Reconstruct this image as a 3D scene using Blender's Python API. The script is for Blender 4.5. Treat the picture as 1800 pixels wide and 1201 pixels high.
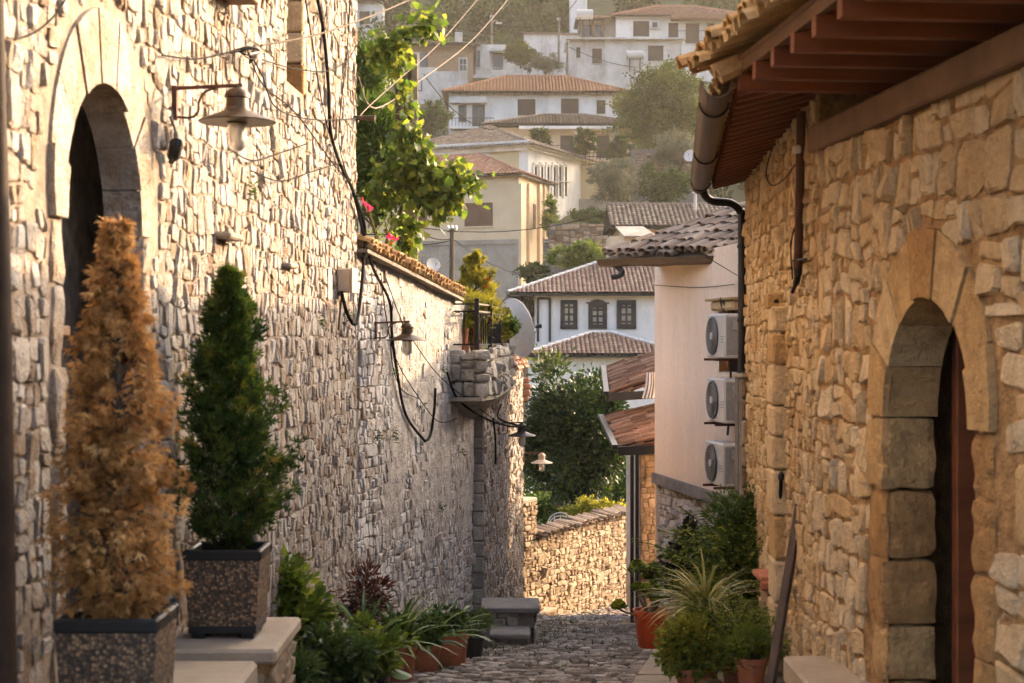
import bpy, math, random
import numpy as np
from mathutils import Vector, Matrix, noise as mnoise
R = math.radians
sc = bpy.context.scene
for o in list(bpy.data.objects): bpy.data.objects.remove(o)
C = sc.collection

# ---------------------------------------------------------------- camera
# horizontal focal length 2800 px on an 1800 px wide frame, level camera at the origin looking +Y
FPX, KY = 4000.0, 0.7          # D is a design depth, metres along the street = 0.7 * D
cam = bpy.data.cameras.new('camera'); camo = bpy.data.objects.new('camera', cam); C.objects.link(camo)
cam.sensor_width = 36; cam.lens = 56; cam.clip_start = 0.1; cam.clip_end = 2000
camo.location = (0, 0, 0); camo.rotation_euler = (R(90), 0, 0)
cam.dof.use_dof = True; cam.dof.focus_distance = 21.0; cam.dof.aperture_fstop = 4.6
sc.camera = camo
# ---------------------------------------------------------------- sky and sun
SUN_AZ, SUN_EL = 44.0, 16.2    # azimuth from +X towards +Y
S = Vector((math.cos(R(SUN_AZ))*math.cos(R(SUN_EL)), math.sin(R(SUN_AZ))*math.cos(R(SUN_EL)), math.sin(R(SUN_EL))))
w = bpy.data.worlds.new('World'); sc.world = w; w.use_nodes = True
nt = w.node_tree; bg = nt.nodes['Background']; sky = nt.nodes.new('ShaderNodeTexSky')
sky.sky_type = 'NISHITA'; sky.sun_disc = False; sky.sun_elevation = R(SUN_EL); sky.sun_rotation = math.atan2(S.x, S.y)
sky.dust_density = 9.0; sky.ozone_density = 0.5; sky.air_density = 0.7
nt.links.new(sky.outputs[0], bg.inputs[0]); bg.inputs[1].default_value = 0.15
sl = bpy.data.lights.new('sun', 'SUN'); sl.energy = 2.0; sl.angle = R(0.6); sl.color = (1.0, 0.68, 0.40)
so = bpy.data.objects.new('sun', sl); C.objects.link(so); so.rotation_euler = S.to_track_quat('Z', 'Y').to_euler()
sc.view_settings.view_transform = 'Standard'; sc.view_settings.look = 'None'
sc.view_settings.exposure = 2.85; sc.view_settings.gamma = 1.0; sc.view_settings.use_curve_mapping = False
cy = sc.cycles
cy.use_denoising = True; cy.use_adaptive_sampling = True; cy.adaptive_threshold = 0.03
cy.max_bounces = 6; cy.diffuse_bounces = 3; cy.glossy_bounces = 3; cy.transmission_bounces = 4; cy.transparent_max_bounces = 6
cy.volume_bounces = 0; cy.caustics_reflective = False; cy.caustics_refractive = False
sc.render.engine = 'CYCLES'

# ---------------------------------------------------------------- helpers
def P(px, py, D):
    return Vector(((px-900)/FPX*D, KY*D, (600-py)/FPX*D))
def XY(px, D): return Vector(((px-900)/FPX*D, KY*D))
def Z(py, D): return (600-py)/FPX*D
def gz(y):
    if y < 30: return -0.85 - y/7.0
    return -5.136 - (min(y, 52)-30)*0.09
HAZE = 0.0004
rng = np.random.default_rng(7); random.seed(7)
def link(o, parent=None):
    C.objects.link(o)
    if parent is not None: o.parent = parent
    return o
def thing(name, label, cat, loc=(0, 0, 0), group=None, rot=0):
    o = bpy.data.objects.new(name, None); o.location = loc; o.rotation_euler = (0, 0, rot); o.empty_display_size = 0.1
    o['label'] = label; o['category'] = cat
    if group: o['group'] = group
    return link(o)
def tag(o, label, cat, group=None):
    o['label'] = label; o['category'] = cat
    if group: o['group'] = group
    return o
def structure(o, label=None):
    o['kind'] = 'structure'
    if label: o['label'] = label
    return o
def org(p):
    """world origin of the thing a part hangs from"""
    while p is not None and p.parent is not None: p = p.parent
    return Vector((0, 0, 0)) if p is None else Vector(p.location)
def nmesh(name, verts, faces, tint=None, smooth=False, mat=None):
    """fast mesh from arrays; faces is an (n,k) array or a list of such arrays"""
    verts = np.asarray(verts, dtype=np.float32).reshape(-1, 3)
    if not isinstance(faces, list): faces = [faces]
    faces = [np.asarray(f, dtype=np.int32) for f in faces if len(f)]
    me = bpy.data.meshes.new(name)
    me.vertices.add(len(verts)); me.vertices.foreach_set('co', verts.ravel())
    tot = np.concatenate([np.full(len(f), f.shape[1], dtype=np.int32) for f in faces])
    idx = np.concatenate([f.ravel() for f in faces])
    me.loops.add(len(idx)); me.loops.foreach_set('vertex_index', idx)
    st = np.zeros(len(tot), dtype=np.int32); st[1:] = np.cumsum(tot)[:-1]
    me.polygons.add(len(tot)); me.polygons.foreach_set('loop_start', st); me.polygons.foreach_set('loop_total', tot)
    me.polygons.foreach_set('use_smooth', np.full(len(tot), smooth, dtype=bool))
    me.update(calc_edges=True)
    if tint is not None:
        a = me.attributes.new('tint', 'FLOAT', 'POINT'); a.data.foreach_set('value', np.asarray(tint, dtype=np.float32).ravel())
    if mat: me.materials.append(mat)
    return me
class MB:
    """collects faces for ONE mesh object (one part)"""
    def __init__(s): s.v = []; s.f = []
    def add(s, vs, fs):
        b = len(s.v); s.v += [tuple(v) for v in vs]; s.f += [tuple(i+b for i in f) for f in fs]; return s
    def box(s, c, d, M=None, bev=0.0):
        x, y, z = d[0]/2, d[1]/2, d[2]/2; c = Vector(c)
        b = min(bev, x*.6, y*.6, z*.6)
        if b <= 0:
            vs = [Vector((i*x, j*y, k*z)) for i in (-1, 1) for j in (-1, 1) for k in (-1, 1)]
            fs = [(0, 1, 3, 2), (4, 6, 7, 5), (0, 4, 5, 1), (2, 3, 7, 6), (0, 2, 6, 4), (1, 5, 7, 3)]
        else:
            vs = []; ix = {}
            for i in (-1, 1):
                for j in (-1, 1):
                    for k in (-1, 1):
                        ix[i, j, k] = len(vs)
                        vs += [Vector((i*x, j*(y-b), k*(z-b))), Vector((i*(x-b), j*y, k*(z-b))), Vector((i*(x-b), j*(y-b), k*z))]
            g = lambda i, j, k, a: ix[i, j, k]+a
            fs = [(g(-1,-1,-1,0), g(-1,-1,1,0), g(-1,1,1,0), g(-1,1,-1,0)), (g(1,-1,-1,0), g(1,1,-1,0), g(1,1,1,0), g(1,-1,1,0)),
                  (g(-1,-1,-1,1), g(1,-1,-1,1), g(1,-1,1,1), g(-1,-1,1,1)), (g(-1,1,-1,1), g(-1,1,1,1), g(1,1,1,1), g(1,1,-1,1)),
                  (g(-1,-1,-1,2), g(-1,1,-1,2), g(1,1,-1,2), g(1,-1,-1,2)), (g(-1,-1,1,2), g(1,-1,1,2), g(1,1,1,2), g(-1,1,1,2))]
            for j in (-1, 1):
                for k in (-1, 1): fs.append((g(-1,j,k,1), g(1,j,k,1), g(1,j,k,2), g(-1,j,k,2)))
                for i in (-1, 1): fs.append((g(i,j,-1,0), g(i,j,1,0), g(i,j,1,1), g(i,j,-1,1)))
            for i in (-1, 1):
                for k in (-1, 1): fs.append((g(i,-1,k,0), g(i,1,k,0), g(i,1,k,2), g(i,-1,k,2)))
                for j in (-1, 1):
                    for k in (-1, 1): fs.append((g(i,j,k,0), g(i,j,k,1), g(i,j,k,2)))
        if M is not None: vs = [M @ v for v in vs]
        return s.add([v+c for v in vs], fs)
    def bar(s, a, b, wd, ht, up=(0, 0, 1), bev=0.0):
        a = Vector(a); b = Vector(b); e = (b-a); L = e.length; e.normalize(); u = Vector(up)
        sd = e.cross(u)
        if sd.length < 1e-4: sd = e.cross(Vector((1, 0, 0)))
        sd.normalize(); u = sd.cross(e)
        M = Matrix((e, sd, u)).transposed()
        return s.box((a+b)/2, (L, wd, ht), M, bev)
    def tube(s, pts, r, n=8, cap=True):
        pts = [Vector(p) for p in pts]; N = len(pts)
        rr = r if hasattr(r, '__len__') else [r]*N
        b = len(s.v); up = Vector((0.13, 0.07, 1)).normalized(); vs = []; prev = None
        for i, p in enumerate(pts):
            t = (pts[min(i+1, N-1)]-pts[max(i-1, 0)])
            if t.length < 1e-9: t = Vector((0, 0, 1))
            t.normalize()
            a = (prev if prev is not None else (t.cross(up) if t.cross(up).length > .05 else t.cross(Vector((1, 0, 0)))))
            a = (a - t*a.dot(t)).normalized(); prev = a; c = t.cross(a)
            for k in range(n):
                th = 2*math.pi*k/n; vs.append(p+(a*math.cos(th)+c*math.sin(th))*rr[i])
        fs = [(i*n+k, i*n+(k+1) % n, (i+1)*n+(k+1) % n, (i+1)*n+k) for i in range(N-1) for k in range(n)]
        if cap: fs += [tuple(range(n-1, -1, -1)), tuple((N-1)*n+k for k in range(n))]
        return s.add(vs, fs)
    def lathe(s, prof, c=(0, 0, 0), n=20, M=None, sq=None):
        """prof: (radius, z) list round local Z"""
        c = Vector(c); vs = []
        for r_, z_ in prof:
            for k in range(n):
                th = 2*math.pi*k/n; v = Vector((r_*math.cos(th), r_*math.sin(th), z_)); vs.append((M @ v if M is not None else v)+c)
        m = len(prof)
        fs = [(i*n+k, i*n+(k+1) % n, (i+1)*n+(k+1) % n, (i+1)*n+k) for i in range(m-1) for k in range(n)]
        fs += [tuple(range(n-1, -1, -1)), tuple((m-1)*n+k for k in range(n))]
        return s.add(vs, fs)
    def prism(s, poly, depth):
        """poly: 3D points of a planar face, extruded by the vector depth"""
        d = Vector(depth); n = len(poly); vs = [Vector(p) for p in poly]+[Vector(p)+d for p in poly]
        fs = [tuple(range(n-1, -1, -1)), tuple(range(n, 2*n))]+[(i, (i+1) % n, n+(i+1) % n, n+i) for i in range(n)]
        return s.add(vs, fs)
    def quad(s, *p): return s.add(p, [tuple(range(len(p)))])
    def build(s, name, mat, parent=None, smooth=False, world=True, tint=None):
        o_ = org(parent) if world else Vector((0, 0, 0))
        me = bpy.data.meshes.new(name); me.from_pydata([(v[0]-o_.x, v[1]-o_.y, v[2]-o_.z) for v in s.v], [], s.f)
        me.validate(); me.update(); me.materials.append(mat)
        if smooth:
            me.polygons.foreach_set('use_smooth', [True]*len(me.polygons))
            try: me.set_sharp_from_angle(angle=R(40))
            except Exception: pass
        if tint is not None:
            a = me.attributes.new('tint', 'FLOAT', 'POINT'); a.data.foreach_set('value', [tint]*len(me.vertices))
        o = bpy.data.objects.new(name, me)
        return link(o, parent)
def obj(name, me, parent=None, loc=None, rot=None, scale=None):
    o = bpy.data.objects.new(name, me)
    if loc is not None: o.location = loc
    if rot is not None: o.rotation_euler = rot
    if scale is not None: o.scale = scale
    return link(o, parent)
def copy_tree(o, parent=None):
    c = o.copy(); C.objects.link(c); c.parent = parent
    for ch in [q for q in bpy.data.objects if q.parent is o]: copy_tree(ch, c)
    return c
def smooth_path(pts, n=6):
    """Catmull-Rom through points"""
    p = [Vector(q) for q in pts]; out = []
    for i in range(len(p)-1):
        a = p[max(i-1, 0)]; b = p[i]; c = p[i+1]; d = p[min(i+2, len(p)-1)]
        for k in range(n):
            t = k/n
            out.append(0.5*((2*b)+(c-a)*t+(2*a-5*b+4*c-d)*t*t+(-a+3*b-3*c+d)*t**3))
    return out+[p[-1]]

# ---------------------------------------------------------------- materials
class NT:
    def __init__(s, name):
        s.m = bpy.data.materials.new(name); s.m.use_nodes = True; s.t = s.m.node_tree
        s.b = s.t.nodes['Principled BSDF']; s.out = s.t.nodes['Material Output']
    def n(s, ty, **kw):
        x = s.t.nodes.new(ty)
        for k, v in kw.items(): setattr(x, k, v)
        return x
    def l(s, a, b): s.t.links.new(a, b)
    def noise(s, scale, detail=4, rough=.6, coord=None, stretch=None, dist=0):
        tc = s.n('ShaderNodeTexCoord') if coord is None else None
        src = tc.outputs['Object'] if coord is None else coord
        if stretch:
            mp = s.n('ShaderNodeMapping'); mp.inputs['Scale'].default_value = stretch; s.l(src, mp.inputs[0]); src = mp.outputs[0]
        x = s.n('ShaderNodeTexNoise'); x.inputs['Scale'].default_value = scale; x.inputs['Detail'].default_value = detail
        x.inputs['Roughness'].default_value = rough; x.inputs['Distortion'].default_value = dist; s.l(src, x.inputs['Vector']); return x.outputs['Fac']
    def pos(s): return s.n('ShaderNodeNewGeometry').outputs['Position']
    def ramp(s, fac, stops):
        x = s.n('ShaderNodeValToRGB'); e = x.color_ramp.elements
        while len(e) > 1: e.remove(e[-1])
        e[0].position = stops[0][0]; e[0].color = (*stops[0][1], 1)
        for p_, c_ in stops[1:]:
            q = e.new(p_); q.color = (*c_, 1)
        s.l(fac, x.inputs[0]); return x.outputs[0]
    def mix(s, fac, a, b, mode='MIX'):
        x = s.n('ShaderNodeMix', data_type='RGBA', blend_type=mode)
        for i, v in ((0, fac), (6, a), (7, b)):
            if hasattr(v, 'is_linked') or hasattr(v, 'links'): s.l(v, x.inputs[i])
            else: x.inputs[i].default_value = (*v, 1) if isinstance(v, tuple) else v
        return x.outputs[2]
    def math(s, op, a, b=0.0):
        x = s.n('ShaderNodeMath', operation=op)
        for i, v in ((0, a), (1, b)):
            if hasattr(v, 'links'): s.l(v, x.inputs[i])
            else: x.inputs[i].default_value = v
        return x.outputs[0]
    def attr(s, nm='tint'):
        return s.n('ShaderNodeAttribute', attribute_name=nm).outputs['Fac']
    def bump(s, h, strength=.4, dist=.01):
        x = s.n('ShaderNodeBump'); x.inputs['Strength'].default_value = strength; x.inputs['Distance'].default_value = dist
        s.l(h, x.inputs['Height']); s.l(x.outputs[0], s.b.inputs['Normal'])
    def col(s, c):
        if isinstance(c, tuple): s.b.inputs['Base Color'].default_value = (*c, 1)
        else: s.l(c, s.b.inputs['Base Color'])
        return s
    def rough(s, r): s.b.inputs['Roughness'].default_value = r; return s
def stone_mat(name, stops, dirt=(.12, .09, .065), dirt_amt=.5, bump=.5, sc_=9.0, lime=0.0, limecol=(.78, .74, .70)):
    k = NT(name); p = k.pos(); t = k.attr()
    c = k.ramp(t, stops)
    n1 = k.noise(sc_, 6, .65, p); n2 = k.noise(sc_*4.5, 5, .7, p); n3 = k.noise(1.3, 3, .5, p)
    c = k.mix(k.math('MULTIPLY', k.ramp(n1, [(.45, (0, 0, 0)), (.75, (1, 1, 1))]), dirt_amt), c, dirt)
    c = k.mix(.35, c, k.ramp(n2, [(.3, (.35, .30, .25)), (.7, (1, 1, 1))]), 'MULTIPLY')
    if lime > 0:
        n4 = k.noise(5.0, 5, .7, p)
        c = k.mix(k.math('MULTIPLY', k.ramp(n4, [(.42, (0, 0, 0)), (.58, (1, 1, 1))]), lime), c, limecol)
    c = k.mix(.25, c, k.ramp(n3, [(.3, (.6, .55, .5)), (.65, (1, 1, 1))]), 'MULTIPLY')
    k.col(c).rough(.92); k.b.inputs['Specular IOR Level'].default_value = .15
    k.bump(k.math('ADD', n1, k.math('MULTIPLY', n2, .6)), bump*1.3, .04); return k.m
def mottled(name, a, b, scale=3.0, rough=.85, bump=.2, fine=None, stain=None, stretch=None, spec=.3, bd=.01):
    k = NT(name); p = k.pos()
    n1 = k.noise(scale, 6, .65, p, stretch); n2 = k.noise((fine or scale*8), 4, .6, p)
    c = k.ramp(n1, [(.3, a), (.7, b)])
    if stain:
        n3 = k.noise(scale*.5, 6, .7, p, (1, 1, .35)); c = k.mix(k.ramp(n3, [(.5, (0, 0, 0)), (.72, (.8, .8, .8))]), c, stain)
    c = k.mix(.2, c, k.ramp(n2, [(.3, (.5, .5, .5)), (.7, (1, 1, 1))]), 'MULTIPLY')
    k.col(c).rough(rough); k.b.inputs['Specular IOR Level'].default_value = spec; k.bump(k.math('ADD', n1, n2), bump, bd); return k.m
def leaf_mat(name, stops, trans=.45, rough=.5, tcol=None):
    k = NT(name); t = k.attr(); c = k.ramp(t, stops); k.col(c).rough(rough); k.b.inputs['Specular IOR Level'].default_value = .35
    tr = k.n('ShaderNodeBsdfTranslucent'); k.l(k.mix(.5, c, tcol or (.35, .42, .03), 'MIX') if tcol else c, tr.inputs[0])
    mx = k.n('ShaderNodeMixShader'); mx.inputs[0].default_value = trans
    k.l(k.b.outputs[0], mx.inputs[1]); k.l(tr.outputs[0], mx.inputs[2]); k.l(mx.outputs[0], k.out.inputs[0]); return k.m
def tile_mat(name, stops, lichen=(.30, .26, .20), amt=.5):
    k = NT(name); p = k.pos(); c = k.ramp(k.attr(), stops); n1 = k.noise(7, 6, .7, p); n2 = k.noise(40, 4, .6, p)
    c = k.mix(k.math('MULTIPLY', k.ramp(n1, [(.45, (0, 0, 0)), (.7, (1, 1, 1))]), amt), c, lichen)
    c = k.mix(.4, c, k.ramp(n2, [(.3, (.4, .4, .4)), (.7, (1, 1, 1))]), 'MULTIPLY')
    k.col(c).rough(.9); k.b.inputs['Specular IOR Level'].default_value = .2; k.bump(k.math('ADD', n1, n2), .4, .01); return k.m
def plain(name, c, rough=.6, metal=0.0, spec=.4):
    k = NT(name); p = k.pos(); n1 = k.noise(22, 4, .6, p)
    k.col(k.mix(.35, c, k.ramp(n1, [(.3, (.55, .52, .5)), (.7, (1, 1, 1))]), 'MULTIPLY')).rough(rough)
    k.b.inputs['Metallic'].default_value = metal; k.b.inputs['Specular IOR Level'].default_value = spec; k.bump(n1, .08, .004); return k.m
M = {}
M['stone_left'] = stone_mat('white limestone', [(0, (.21, .125, .07)), (.2, (.34, .25, .17)), (.6, (.44, .37, .305)), (1, (.54, .50, .455))], lime=.55, limecol=(.51, .475, .44), bump=.8)
M['mortar_left'] = mottled('lime mortar', (.11, .075, .05), (.35, .275, .21), 9, .95, .5, 50, bd=.02)
M['stone_lime'] = stone_mat('whitewashed rubble', [(0, (.33, .25, .19)), (.4, (.46, .39, .33)), (1, (.60, .57, .54))], dirt_amt=.45, lime=.8, limecol=(.60, .58, .56))
M['plaster_lime'] = mottled('weathered whitewash', (.27, .23, .20), (.54, .50, .46), 7, .95, .9, 45, stain=(.15, .13, .11), bd=.03)
M['mortar_dark'] = mottled('dark mortar', (.13, .11, .09), (.26, .22, .18), 8, .95, .5, 50, bd=.02)
M['stone_right'] = stone_mat('ochre limestone', [(0, (.46, .24, .085)), (.3, (.72, .46, .21)), (.6, (.84, .61, .34)), (1, (.90, .72, .47))], dirt=(.26, .13, .045), dirt_amt=.4, bump=.8)
M['mortar_right'] = mottled('earth mortar', (.24, .12, .042), (.62, .37, .155), 11, .95, .9, 60, bd=.03)
M['stone_arch'] = stone_mat('arch limestone', [(0, (.50, .27, .10)), (.5, (.70, .45, .20)), (1, (.82, .60, .33))], dirt=(.20, .10, .034), dirt_amt=.55, sc_=7, bump=.8)
M['stone_archl'] = stone_mat('pale arch plaster', [(0, (.42, .32, .23)), (1, (.56, .46, .36))], dirt=(.20, .14, .095), dirt_amt=.7, sc_=9, bump=1.0, lime=.3)
M['stone_back'] = stone_mat('honey limestone', [(0, (.22, .145, .085)), (.4, (.36, .26, .165)), (1, (.50, .39, .275))], dirt_amt=.35)
M['stone_grey'] = stone_mat('grey limestone', [(0, (.24, .20, .165)), (.5, (.36, .32, .27)), (1, (.50, .46, .40))], dirt_amt=.5)
M['cobble'] = stone_mat('worn cobble', [(0, (.19, .155, .125)), (.5, (.36, .31, .26)), (1, (.54, .49, .43))], dirt=(.07, .055, .045), dirt_amt=.5, bump=.35)
M['cobble_joint'] = mottled('cobble joint', (.055, .045, .035), (.15, .12, .09), 7, .95, .5, 60)
M['slab'] = mottled('pavement slab', (.24, .19, .14), (.36, .30, .23), 5, .9, .25, 60)
M['slab_dark'] = mottled('slate slab', (.13, .12, .11), (.24, .22, .20), 4, .8, .3, 40)
M['slab_sand'] = mottled('sandstone slab', (.34, .26, .18), (.46, .37, .27), 4, .85, .3, 40)
M['cream'] = mottled('cream render', (.70, .50, .30), (.78, .58, .37), 1.2, .9, .08, 30)
M['cream_grey'] = mottled('stained render', (.34, .27, .20), (.50, .41, .32), 1.4, .9, .15, 20, stain=(.22, .18, .14))
M['white'] = mottled('white render', (.80, .73, .64), (.88, .82, .74), 1.0, .9, .08, 25, stain=(.5, .45, .38))
M['white_old'] = mottled('old white render', (.58, .51, .43), (.80, .74, .67), 1.3, .9, .15, 20, stain=(.30, .24, .19))
M['acwall'] = mottled('smooth render', (.74, .55, .395), (.85, .665, .50), 1.3, .85, .10, 14, stretch=(1, 1, .25), stain=(.52, .37, .27))
M['yellow'] = mottled('yellow render', (.60, .46, .25), (.68, .54, .32), 1.0, .9, .08, 25)
M['brick'] = mottled('bare brick', (.30, .17, .09), (.46, .30, .18), 5, .95, .4, 25)
M['earth'] = mottled('hill soil', (.07, .07, .03), (.17, .14, .07), .35, .95, .4, 3)
M['wood_red'] = mottled('stained timber', (.15, .040, .014), (.26, .075, .026), 3, .55, .15, 40, stretch=(.15, 3, 3))
M['wood_brown'] = mottled('brown timber', (.12, .060, .026), (.20, .105, .05), 4, .7, .2, 40)
M['wood_dark'] = mottled('dark door timber', (.016, .009, .006), (.036, .021, .013), 5, .7, .15, 40, spec=.08)
M['wood_black'] = plain('black window timber', (.022, .020, .017), .6)
M['shutter'] = plain('brown shutter', (.16, .075, .04), .7)
M['shutter_dark'] = plain('dark brown shutter', (.085, .055, .04), .75)
M['iron'] = plain('dark iron', (.022, .019, .018), .55, .4)
M['rust'] = plain('rusty iron', (.10, .042, .022), .8, .2)
M['brass'] = plain('brown enamelled lamp metal', (.075, .046, .022), .42, .5)
M['brass_dark'] = plain('dark lamp metal', (.045, .036, .030), .45, .6)
M['gutter'] = plain('copper brown gutter', (.10, .058, .03), .5, .2)
M['pipe_black'] = plain('black pipe', (.016, .014, .013), .45)
M['cable'] = plain('black cable', (.012, .011, .011), .9, 0, .05)
M['cable_brown'] = plain('weathered wire', (.10, .065, .04), .8)
M['cable_pale'] = plain('pale cable', (.075, .05, .03), .9)
M['ac_white'] = plain('aged white metal', (.58, .53, .46), .35)
M['ac_grey'] = plain('grey metal', (.30, .28, .25), .5)
M['ac_fan'] = plain('fan grille', (.045, .043, .042), .5)
M['dish'] = plain('satellite dish', (.62, .56, .51), .5)
M['box'] = plain('grey beige box', (.46, .36, .26), .6)
M['terracotta'] = mottled('terracotta', (.34, .105, .045), (.46, .17, .085), 6, .8, .1, 60)
M['red_pot'] = mottled('red plastic pot', (.50, .055, .016), (.58, .085, .024), 4, .45, .05, 60)
M['purple_pot'] = mottled('mauve pot', (.34, .22, .24), (.44, .30, .31), 4, .5, .05, 60)
M['black_pot'] = plain('black plastic pot', (.014, .014, .014), .4)
M['soil'] = mottled('potting soil', (.03, .02, .012), (.06, .04, .025), 12, .95, .5, 80)
M['bark'] = mottled('bark', (.06, .042, .028), (.13, .095, .065), 9, .95, .6, 60, stretch=(1, 1, .25), bd=.02)
M['bark_pale'] = mottled('concrete post', (.15, .115, .08), (.26, .21, .155), 9, .95, .6, 60, stretch=(1, 1, .25), bd=.02)
def pebble_mat():
    k = NT('pebble aggregate'); p = k.pos(); v = k.n('ShaderNodeTexVoronoi'); v.inputs['Scale'].default_value = 75; k.l(p, v.inputs['Vector'])
    bw = k.n('ShaderNodeSeparateColor'); k.l(v.outputs['Color'], bw.inputs[0])
    c = k.ramp(bw.outputs[0], [(0, (.03, .02, .012)), (.35, (.11, .065, .035)), (.7, (.24, .14, .07)), (1, (.40, .24, .12))])
    c = k.mix(k.ramp(v.outputs['Distance'], [(.35, (0, 0, 0)), (.75, (1, 1, 1))]), c, (.035, .024, .016)); k.col(c).rough(.7); k.bump(v.outputs['Distance'], -.8, .02); return k.m
M['pebble'] = pebble_mat()
def glass_mat(name, c, rough=.08):
    k = NT(name); k.col(c).rough(rough); k.b.inputs['Specular IOR Level'].default_value = .7; return k.m
M['pane'] = glass_mat('window pane', (.03, .028, .025))
M['pane_curtain'] = mottled('curtained pane', (.36, .30, .22), (.55, .48, .37), 9, .25, .0, 30)
k_ = NT('frosted lamp glass'); k_.col((.75, .70, .62)).rough(.25); k_.b.inputs['Transmission Weight'].default_value = .65; M['lamp_glass'] = k_.m
M['tile_red'] = tile_mat('clay tile', [(0, (.24, .10, .055)), (.5, (.36, .165, .095)), (1, (.46, .26, .17))])
M['tile_old'] = tile_mat('weathered tile', [(0, (.13, .085, .06)), (.5, (.24, .16, .11)), (1, (.38, .29, .21))], (.16, .145, .11), .7)
M['tile_mid'] = tile_mat('brown tile', [(0, (.20, .115, .08)), (.5, (.30, .18, .125)), (1, (.42, .29, .21))], (.16, .11, .08), .45)
M['tile_far'] = tile_mat('orange tile', [(0, (.30, .13, .06)), (.5, (.37, .17, .08)), (1, (.42, .21, .11))], (.26, .14, .08), .4)
M['tile_near'] = tile_mat('golden old tile', [(0, (.36, .20, .075)), (.5, (.50, .31, .13)), (1, (.60, .42, .22))], (.22, .15, .08), .5)
M['white_mortar'] = mottled('ridge mortar', (.46, .42, .38), (.68, .64, .59), 6, .9, .4, 40)
M['lf_orange'] = leaf_mat('orange tree leaf', [(0, (.008, .018, .004)), (.5, (.026, .050, .009)), (1, (.15, .17, .02))], .3, .35)
M['lf_vine'] = leaf_mat('vine leaf', [(0, (.05, .095, .010)), (.5, (.12, .175, .018)), (1, (.27, .28, .03))], .6, .5)
M['lf_oleander'] = leaf_mat('oleander leaf', [(0, (.03, .065, .010)), (.6, (.08, .135, .016)), (1, (.18, .20, .024))], .45, .4)
M['lf_thuja'] = leaf_mat('thuja scale leaf', [(0, (.018, .045, .008)), (.5, (.065, .115, .014)), (.85, (.17, .20, .02)), (1, (.34, .24, .03))], .45, .6)
M['lf_dead'] = leaf_mat('dead thuja leaf', [(0, (.27, .12, .032)), (.5, (.56, .30, .095)), (1, (.74, .49, .21))], .35, .8)
M['lf_yellow'] = leaf_mat('golden shrub leaf', [(0, (.10, .11, .012)), (.5, (.28, .26, .022)), (1, (.52, .43, .05))], .5, .6)
M['lf_dark'] = leaf_mat('dark leaf', [(0, (.02, .042, .008)), (.6, (.065, .105, .018)), (1, (.16, .20, .035))], .4, .4)
M['lf_green'] = leaf_mat('garden leaf', [(0, (.05, .085, .010)), (.6, (.17, .22, .022)), (1, (.38, .38, .05))], .5, .45)
M['lf_strap'] = leaf_mat('strap leaf', [(0, (.035, .085, .014)), (.6, (.095, .165, .026)), (1, (.24, .28, .06))], .35, .4)
M['lf_spider'] = leaf_mat('striped leaf', [(0, (.16, .17, .04)), (.5, (.36, .33, .09)), (1, (.58, .52, .22))], .4, .5)
M['lf_red'] = leaf_mat('reddish leaf', [(0, (.05, .016, .014)), (.6, (.12, .035, .022)), (1, (.20, .09, .03))], .35, .5)
M['lf_purple'] = leaf_mat('purple dark leaf', [(0, (.012, .012, .008)), (.6, (.03, .022, .012)), (1, (.06, .045, .018))], .25, .45)
M['lf_hill'] = leaf_mat('hill tree leaf', [(0, (.024, .042, .006)), (.5, (.075, .10, .010)), (1, (.25, .22, .02))], .4, .7)
M['lf_olive'] = leaf_mat('olive leaf', [(0, (.10, .10, .055)), (.5, (.20, .19, .11)), (1, (.36, .33, .21))], .35, .6)
M['lf_wood'] = leaf_mat('wood leaf', [(0, (.016, .036, .006)), (.5, (.045, .078, .010)), (1, (.12, .14, .018))], .3, .7)
M['flower'] = leaf_mat('magenta flower', [(0, (.55, .02, .09)), (1, (.75, .05, .14))], .4, .6)
M['flower_red'] = leaf_mat('red flower', [(0, (.50, .05, .03)), (1, (.65, .10, .05))], .4, .6)
M['cloth'] = mottled('awning cloth', (.55, .50, .43), (.68, .63, .55), 3, .9, .05)
M['tile_lean'] = tile_mat('broken old tile', [(0, (.15, .08, .05)), (.5, (.27, .135, .08)), (1, (.40, .25, .17))], (.20, .15, .11), .6)

# ---------------------------------------------------------------- generators
def in_frame_area(p, ww, hh):
    """rough projected size in photo pixels, 0 when out of the frame"""
    if p.y < 1: return 0
    px = 900+p.x/p.y*2800; py = 600-p.z/p.y*2800
    if px < -40 or px > 1840 or py < -40 or py > 1241: return 0
    return (ww*2800/p.y)*(hh*2800/p.y)
def stone_geo(poly, d0, bulge, rnd, back=-.03):
    """poly: 8 (u,z) outline points -> local (u, depth, z) verts; 25 verts, 24 faces"""
    n = len(poly); cu = sum(p[0] for p in poly)/n; cz = sum(p[1] for p in poly)/n
    vs = [(p[0], back, p[1]) for p in poly]
    vs += [(p[0], d0+rnd.uniform(-.004, .004), p[1]) for p in poly]
    tu = rnd.uniform(-.55, .55)*bulge; tz = rnd.uniform(-.55, .55)*bulge
    for i, p in enumerate(poly):
        q = .84+rnd.uniform(-.10, .08); s_ = 1 if p[0] > cu else -1; t_ = 1 if p[1] > cz else -1
        vs.append((cu+(p[0]-cu)*q, d0+bulge*rnd.uniform(.55, 1.0)+tu*s_+tz*t_, cz+(p[1]-cz)*q))
    vs.append((cu, d0+bulge*rnd.uniform(.8, 1.15), cz))
    q4 = [(r*n+i, r*n+(i+1) % n, (r+1)*n+(i+1) % n, (r+1)*n+i) for r in range(2) for i in range(n)]
    t3 = [(2*n+i, 2*n+(i+1) % n, 3*n) for i in range(n)]
    return vs, q4, t3, cu, cz
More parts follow.
